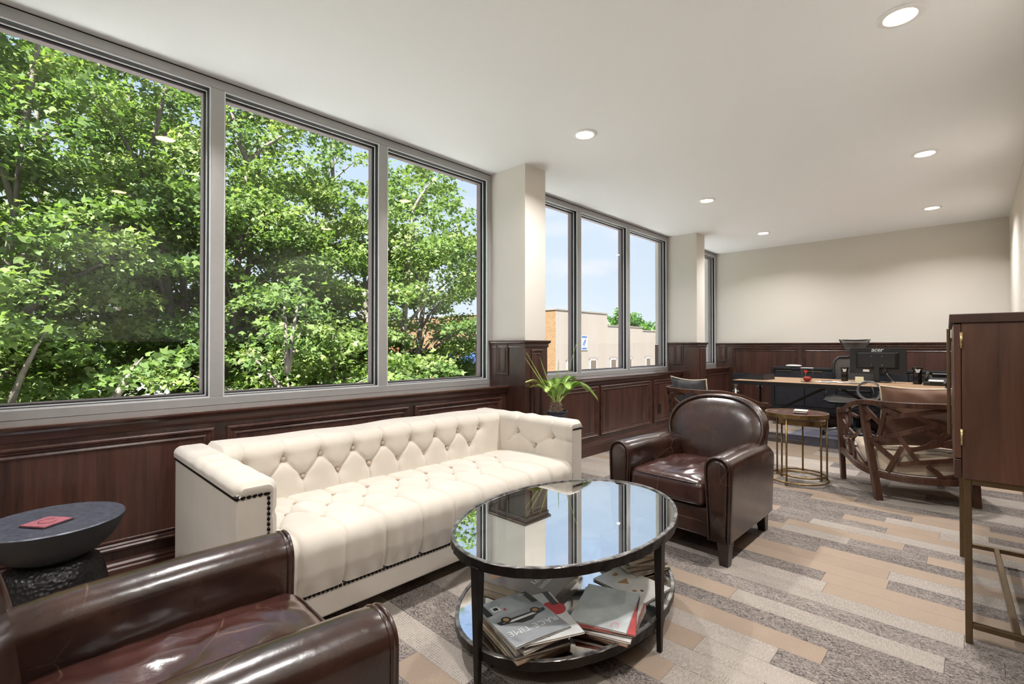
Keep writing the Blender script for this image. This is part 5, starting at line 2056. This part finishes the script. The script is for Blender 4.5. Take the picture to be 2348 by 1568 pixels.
speaker('black desktop speaker left of the monitor', (2.062, 6.95, DZ), 0.95)
speaker('black desktop speaker right of the monitor', (2.735, 6.93, DZ), 1.08)
np_ = thing('note_pad', 'pale yellow note block standing under the monitor edge', 'note pad', (2.215, 6.90, DZ), R(5))
for k in range(3):
    M().box(-0.040, -0.018 + k * 0.012, 0.0, 0.040, -0.0065 + k * 0.012, 0.060 - 0.001 * k).obj('pad_layer', plain('note_yellow', (0.72, 0.70, 0.50), 0.8) if k == 0 else 'note_yellow', np_)
rp_ = random.Random(4)
for k, (x, y, a, w2, h2) in enumerate(((1.93, 6.52, 12, 0.16, 0.10), (2.03, 6.60, -20, 0.14, 0.09), (2.12, 6.50, 30, 0.12, 0.08), (2.20, 6.62, -8, 0.15, 0.10), (1.99, 6.44, 70, 0.09, 0.05))):
    pp = M()
    grid_mesh(pp, lambda u, v: ((u - 0.5) * w2, (v - 0.5) * h2, 0.004 * sin(3 * u + k) * v + 0.0045), 6, 5)
    n0 = len(pp.v)
    pp.v += [(p[0], p[1], p[2] - 0.002) for p in pp.v[:n0]]
    pp.f += [tuple(i + n0 for i in f[::-1]) for f in pp.f[:]]
    o = pp.obj('paper_slip', 'paper', None, loc=(x, y, DZ + 0.0005 + 0.0012 * k), rot=(0, 0, R(a)))
    tag(o, ['largest white paper slip left of the desk speaker', 'white paper slip between the acrylic box and the monitor', 'white paper slip at the front edge of the desk', 'white paper slip nearest the monitor stand', 'narrow white paper slip turned sideways on the desk'][k], 'paper', 'paper slips on the desk')
pn = thing('pen', 'thin black pen lying on the paper slips', 'pen', (1.965, 6.50, DZ + 0.016), R(40))
M().tube([(-0.06, 0, 0), (0.055, 0, 0.002), (0.066, 0, 0.002)], [0.0042, 0.0042, 0.0012], 8).obj('barrel', 'plastic_gloss', pn, smooth=True)
M().tube([(-0.055, 0.004, 0.003), (-0.02, 0.005, 0.004)], 0.0012, 5).obj('clip', 'steel_pipe', pn)
# coil of grey cable hanging over the front edge
cb = thing('cable_coil', 'coil of grey cable hanging over the front edge of the desk', 'cable', (2.405, DY0 - 0.018, 0.715))
cols_ = M()
rk = random.Random(2)
P = []
for i in range(5 * 40 + 1):
    a = 2 * pi * i / 40
    rr = 0.098 + 0.008 * sin(i / 40 * 2.1) + 0.004 * sin(a * 2 + i / 40)
    P.append((rr * cos(a), -0.004 + 0.0035 * sin(i / 13.0), rr * sin(a) * 0.97))
M().tube(P, 0.0036, 6).obj('loops', plain('cable_grey', (0.16, 0.15, 0.145), 0.5), cb, smooth=True)
M().tube([(0.0, 0.0, 0.095), (-0.05, 0.03, 0.062), (-0.16, 0.16, 0.052), (-0.22, 0.32, 0.050)], 0.0036, 6).obj('lead', 'cable_grey', cb, smooth=True)
M().tube([(0.01, 0.0, 0.06), (0.03, -0.004, 0.02), (0.035, -0.002, -0.03)], 0.0036, 6).obj('tail', 'cable_grey', cb, smooth=True)

ph = thing('desk_phone', 'black desk telephone at the right end of the desk', 'telephone', (2.90, 6.84, DZ), R(-6))
bs_ = M()
bs_.loft([[(-0.10, -0.09, 0.0), (-0.10, 0.10, 0.0), (-0.10, 0.10, 0.095), (-0.10, -0.09, 0.035)], [(0.085, -0.09, 0.0), (0.085, 0.10, 0.0), (0.085, 0.10, 0.095), (0.085, -0.09, 0.035)]])
bs_.obj('base', 'plastic_black', ph, bevel=0.005)
M().box(-0.055, -0.035, 0.004, 0.065, 0.0, 0.012, Matrix.Translation((0, -0.06, 0.05)) @ Matrix.Rotation(R(17), 4, 'X')).obj('label_strip', 'paper', ph)
M().box(-0.04, 0.0, 0.0, 0.06, 0.004, 0.03, Matrix.Translation((0, -0.094, 0.008))).obj('rear_port', 'plastic_gloss', ph)
M().tube([(-0.082, -0.085, 0.062), (-0.082, -0.06, 0.085), (-0.082, 0.06, 0.128), (-0.082, 0.095, 0.125)], [0.022, 0.016, 0.016, 0.022], 10).obj('handset', 'plastic_gloss', ph, smooth=True)
M().box(-0.05, 0.06, 0.085, 0.075, 0.10, 0.118).obj('display', 'plastic_gloss', ph, bevel=0.004)
M().box(-0.045, 0.062, 0.1185, 0.070, 0.098, 0.120).obj('display_strip', 'paper', ph)

# ---- black credenza along the back wall
cr_ = thing('credenza', 'low black sideboard with thin brass pulls along the back wall', 'sideboard', (0.965, 7.975, 0))
CW, CD, CZ = 2.05, 0.37, 0.862
M().box(0, 0, CZ - 0.030, CW, CD, CZ).obj('top', 'black_wood', cr_, bevel=0.003)
M().box(0.0, 0.022, 0.235, CW, CD, CZ - 0.031).obj('carcass', 'black_wood', cr_)
M().box(0.0, 0.0, 0.235, 0.045, 0.021, CZ - 0.031).obj('stile', 'black_wood', cr_)
M().box(CW - 0.045, 0.0, 0.235, CW, 0.021, CZ - 0.031).obj('stile', 'black_wood', cr_)
M().box(0.046, 0.002, 0.235, CW - 0.046, 0.021, 0.300).obj('plinth_rail', 'black_wood', cr_)
nc = 5
for k in range(nc):
    a = 0.05 + (CW - 0.10) * k / nc + 0.004
    b = 0.05 + (CW - 0.10) * (k + 1) / nc - 0.004
    for z0, z1, nm in ((0.655, 0.815, 'drawer'), (0.306, 0.646, 'door')):
        d = M().box(a, 0.004, z0, b, 0.021, z1).obj(nm, 'black_wood_front', cr_, bevel=0.002)
        M().box(a + 0.02, -0.006, z1 - 0.004, a + 0.22, 0.006, z1 + 0.001).obj('pull', 'brass_bright', d)
for x in (0.15, CW / 2, CW - 0.15):
    for y in (0.05, CD - 0.05):
        M().taper((x, y, 0), (0.018, 0.018), (x, y, 0.235), (0.024, 0.024)).obj('leg', 'black_wood', cr_)
M().box(0.13, 0.03, 0.215, CW - 0.13, CD - 0.03, 0.2345).obj('leg_frame', 'black_wood', cr_)
rt_ = thing('router', 'flat white router lying on the black sideboard', 'router', (1.235, 8.12, CZ), R(-6))
M().lathe([(0.0, 0.012), (0.09, 0.012), (0.103, 0.020), (0.100, 0.032), (0.07, 0.038), (0.0, 0.040)], 36, (0, 0, 0), Matrix.Diagonal((1.05, 0.8, 1, 1))).obj('body', 'white_plastic' if 'white_plastic' in MATS else plain('white_plastic', (0.78, 0.78, 0.78), 0.35), rt_, smooth=True, angle=50)
M().lathe([(0.0, 0.0), (0.045, 0.0), (0.045, 0.0125), (0.0, 0.0125)], 20).obj('foot', 'plastic_black', rt_)

# ---- chair mat and office chair
m, n, l, bs = new_mat('mat_vinyl')
bs.inputs['Base Color'].default_value = (0.30, 0.30, 0.37, 1)
bs.inputs['Roughness'].default_value = 0.25
bs.inputs['Alpha'].default_value = 0.85
mt = M()
mt.box(-0.62, -0.55, 0.0, 0.62, 0.55, 0.004)
mt.box(-0.30, -0.80, 0.0, 0.30, -0.55, 0.004)
o = mt.obj('chair_mat', 'mat_vinyl', None, loc=(2.02, 7.36, 0.0005))
tag(o, 'blue-grey vinyl chair mat on the carpet under the desk', 'floor mat')

m, n, l, bs = new_mat('mesh_fabric')
bs.inputs['Base Color'].default_value = (0.06, 0.055, 0.05, 1)
bs.inputs['Roughness'].default_value = 0.7
wv = n.new('ShaderNodeTexChecker')
wv.inputs['Scale'].default_value = 260
l.new(mapped(n, l, (1, 1, 1)), wv.inputs['Vector'])
mr = n.new('ShaderNodeMapRange')
mr.inputs['To Min'].default_value = 0.55
mr.inputs['To Max'].default_value = 1.0
l.new(wv.outputs['Fac'], mr.inputs['Value'])
l.new(mr.outputs[0], bs.inputs['Alpha'])
oc = thing('office_chair', 'black mesh office chair with headrest behind the desk', 'office chair', (2.035, 7.50, 0.0045), R(176))
for k in range(5):
    a = R(72 * k + 14)
    d = Vector((cos(a), sin(a), 0))
    lg = M().tube([d * 0.03 + Vector((0, 0, 0.105)), d * 0.16 + Vector((0, 0, 0.098)), d * 0.30 + Vector((0, 0, 0.068))], [0.026, 0.020, 0.014], 8).obj('base_leg', 'steel_pipe', oc, smooth=True)
    q = d * 0.30
    cz_ = M()
    sd_ = Vector((-d.y, d.x, 0))
    for s in (-1, 1):
        c_ = q + sd_ * (s * 0.016) + Vector((0, 0, 0.027))
        mt_ = Matrix.Translation(c_) @ sd_.to_track_quat('Z', 'Y').to_matrix().to_4x4()
        cz_.lathe([(0.0, -0.009), (0.025, -0.009), (0.0265, 0.0), (0.025, 0.009), (0.0, 0.009)], 16, (0, 0, 0), mt_)
    cz_.tube([q + Vector((0, 0, 0.035)), q + Vector((0, 0, 0.072))], 0.009, 8)
    cz_.obj('caster', 'plastic_gloss', lg, smooth=True, angle=40)
M().tube([(0, 0, 0.09), (0, 0, 0.42)], 0.025, 14).obj('gas_lift', 'steel_pipe', oc, smooth=True)
M().box(-0.09, -0.10, 0.405, 0.09, 0.12, 0.45).obj('mechanism', 'plastic_black', oc, bevel=0.01)
# seat: curved mesh pan with a frame
sm = M()
grid_mesh(sm, lambda u, v: ((u - 0.5) * 0.48, -0.22 + 0.46 * v, 0.490 + 0.018 * (2 * u - 1) ** 2 - 0.05 * max(0, v - 0.75) ** 1.5 * 4), 20, 20)
stc = sm.obj('seat', 'mesh_fabric', oc, smooth=True)
P = [(-0.245, -0.23, 0.50), (0.245, -0.23, 0.50), (0.25, 0.05, 0.50), (0.235, 0.20, 0.475), (0.18, 0.25, 0.455), (-0.18, 0.25, 0.455), (-0.235, 0.20, 0.475), (-0.25, 0.05, 0.50)]
M().tube(P, 0.020, 10, closed=True).obj('seat_frame', 'plastic_black', stc, smooth=True)
M().prism([(-0.20, -0.2), (0.20, -0.2), (0.2, 0.18), (0.1, 0.22), (-0.1, 0.22), (-0.2, 0.18)], 0.448, 0.466).obj('seat_pan', 'plastic_black', stc, bevel=0.006)
# backrest
bpts = [(-0.17, 0.58), (-0.215, 0.70), (-0.235, 0.86), (-0.225, 0.98), (-0.18, 1.025), (0.0, 1.035), (0.18, 1.025), (0.225, 0.98), (0.235, 0.86), (0.215, 0.70), (0.17, 0.58)]
yb_ = lambda x, z: -0.245 - 0.10 * (z - 0.58) + 0.10 * (x / 0.235) ** 2 * 0.5 + 0.05 * sin((z - 0.5) * 5)
bf = M().tube([(x, yb_(x, z), z) for x, z in bpts], 0.0165, 10, closed=True).obj('back_frame', 'plastic_black', oc, smooth=True)
sm = M()


def bw(z):
    zs = [0.58, 0.70, 0.86, 0.98, 1.03]
    ws = [0.17, 0.215, 0.235, 0.225, 0.17]
    return float(np.interp(z, zs, ws))


grid_mesh(sm, lambda u, v: ((2 * u - 1) * bw(0.58 + 0.45 * v), yb_((2 * u - 1) * bw(0.58 + 0.45 * v), 0.58 + 0.45 * v), 0.58 + 0.45 * v), 22, 22)
sm.obj('back_mesh', 'mesh_fabric', oc, smooth=True)
M().tube([(0, -0.10, 0.43), (0, -0.26, 0.46), (0, -0.30, 0.60), (0, -0.30, 0.90), (0, -0.29, 1.12)], [0.03, 0.03, 0.026, 0.02, 0.016], 10).obj('spine', 'plastic_black', oc, smooth=True)
# headrest
hw = lambda z: 0.115 + 0.05 * (z - 1.13) / 0.11
hr = M()
grid_mesh(hr, lambda u, v: ((2 * u - 1) * hw(1.13 + 0.115 * v), -0.262 + 0.045 * (2 * u - 1) ** 2 + 0.02 * v, 1.13 + 0.115 * v + 0.012 * v * (2 * u - 1) ** 2), 16, 8)
h_ = hr.obj('headrest', 'mesh_fabric', oc, smooth=True)
P = [(-0.115, -0.218, 1.13), (-0.168, -0.196, 1.262), (-0.10, -0.225, 1.252), (0.0, -0.242, 1.248), (0.10, -0.225, 1.252), (0.168, -0.196, 1.262), (0.115, -0.218, 1.13), (0.0, -0.262, 1.115)]
M().tube(P, 0.0095, 8, closed=True).obj('headrest_frame', 'plastic_black', h_, smooth=True)
M().bar((0, -0.29, 1.03), (0, -0.262, 1.14), 0.05, 0.02).obj('headrest_bracket', 'plastic_black', h_)
for s in (-1, 1):
    ar = M().tube([(s * 0.20, -0.05, 0.44), (s * 0.285, -0.05, 0.46), (s * 0.295, -0.05, 0.50), (s * 0.295, -0.04, 0.60)], 0.018, 10).obj('arm_post', 'plastic_black', oc, smooth=True)
    M().tube([(s * 0.295, -0.04, 0.585), (s * 0.295, -0.04, 0.635)], 0.021, 12).obj('collar', 'steel_pipe', ar, smooth=True)
    M().box(s * 0.295 - 0.04, -0.14, 0.635, s * 0.295 + 0.04, 0.10, 0.660).obj('arm_pad', 'plastic_black', oc, bevel=0.01)

# ---- loose cord at the foot of the back wall
cd_ = thing('wall_cord', 'pale grey cord hanging behind the sideboard end', 'cord', (0.92, 8.30, 0.0))
M().tube([(0.0, 0.035, 0.30), (0.01, 0.02, 0.22), (0.0, 0.01, 0.14), (0.03, 0.0, 0.05), (0.06, -0.03, 0.005), (0.14, -0.10, 0.005)], 0.006, 6).obj('cord', plain('cord_grey', (0.55, 0.54, 0.52), 0.5), cd_, smooth=True)
M().box(-0.015, 0.033, 0.28, 0.015, 0.055, 0.315).obj('plug', 'cord_grey', cd_)

# ---- tall bar cabinet on a bronze stand against the right wall
wood('sheesham', (0.034, 0.014, 0.009), (0.175, 0.078, 0.046), 0.36, (11, 11, 1.1), 0.2)
wood('sheesham_dark', (0.026, 0.011, 0.008), (0.085, 0.036, 0.022), 0.36, (16, 16, 1.4), 0.2)
plain('bronze', (0.17, 0.115, 0.062), 0.38, 0.85, var=0.15, vscale=15)
cb_ = thing('bar_cabinet', 'tall dark wood cabinet with brass handles on a bronze stand', 'cabinet', (3.135, 2.632, 0), R(1.9))
KW, KD, KB, KT = 0.33, 1.09, 0.652, 1.308      # depth (x), width (y), body bottom, body top
M().box(-0.012, -0.010, KT - 0.036, KW, KD + 0.010, KT).obj('top', 'sheesham_dark', cb_, bevel=0.003)
M().box(0.024, 0.0, KB, KW, 0.022, KT - 0.0365).obj('side_panel', 'sheesham', cb_, bevel=0.002)
M().box(0.024, KD - 0.022, KB, KW, KD, KT - 0.0365).obj('side_panel', 'sheesham', cb_, bevel=0.002)
M().box(0.024, 0.022, KB, KW, KD - 0.022, KB + 0.022).obj('floor_panel', 'sheesham_dark', cb_)
M().box(KW - 0.012, 0.022, KB + 0.022, KW, KD - 0.022, KT - 0.0365).obj('back_panel', 'sheesham_dark', cb_)
M().box(0.0, 0.0, KB, 0.0225, KD, KB + 0.075).obj('lower_rail', 'sheesham_dark', cb_, bevel=0.002)
for k in range(2):
    a, b = (0.0, KD / 2 - 0.002) if k == 0 else (KD / 2 + 0.002, KD)
    d = M().box(0.0, a, KB + 0.079, 0.0225, b, KT - 0.040).obj('door', 'sheesham', cb_, bevel=0.003)
    yh = KD / 2 - 0.030 if k == 0 else KD / 2 + 0.030
    M().box(-0.020, yh - 0.012, KB + 0.105, -0.006, yh + 0.012, KT - 0.045).obj('handle', 'bronze', d, bevel=0.003)
    for z in (KB + 0.14, KT - 0.10):
        M().box(-0.007, yh - 0.006, z - 0.01, 0.0, yh + 0.006, z + 0.01).obj('handle_post', 'bronze', d)
    for z in (KB + 0.165, KT - 0.105):
        yy = -0.004 if k == 0 else KD + 0.004
        hg = M().tube([(0.0235, yy, z - 0.032), (0.0235, yy, z + 0.032)], 0.0052, 10).obj('hinge', 'brass_bright', d, smooth=True)
        for j in range(3):
            M().lathe([(0.0058, -0.001), (0.0058, 0.001)], 10, (0.0235, yy, z - 0.018 + 0.018 * j)).obj('knuckle', 'brass_bright', hg)
# stand: two end frames, rails, low stretchers
q = 0.022
for yy in (0.018, KD - 0.018):
    for x in (0.040, KW - 0.02):
        M().box(x - q / 2, yy - q / 2, 0.0, x + q / 2, yy + q / 2, KB).obj('stand_leg', 'bronze', cb_, bevel=0.002)
    M().box(0.040 + q / 2, yy - q / 2, KB - q, KW - 0.02 - q / 2, yy + q / 2, KB).obj('stand_rail', 'bronze', cb_, bevel=0.002)
    M().box(0.040 + q / 2, yy - q / 2, 0.062, KW - 0.02 - q / 2, yy + q / 2, 0.062 + q).obj('stretcher', 'bronze', cb_, bevel=0.002)
for x in (0.040, KW - 0.02):
    M().box(x - q / 2, 0.018 + q / 2, KB - q, x + q / 2, KD - 0.018 - q / 2, KB).obj('stand_rail', 'bronze', cb_, bevel=0.002)
M().box(KW / 2 - q / 2 + 0.01, 0.018 + q / 2, 0.062, KW / 2 + q / 2 + 0.01, KD - 0.018 - q / 2, 0.062 + q).obj('stretcher', 'bronze', cb_, bevel=0.002)
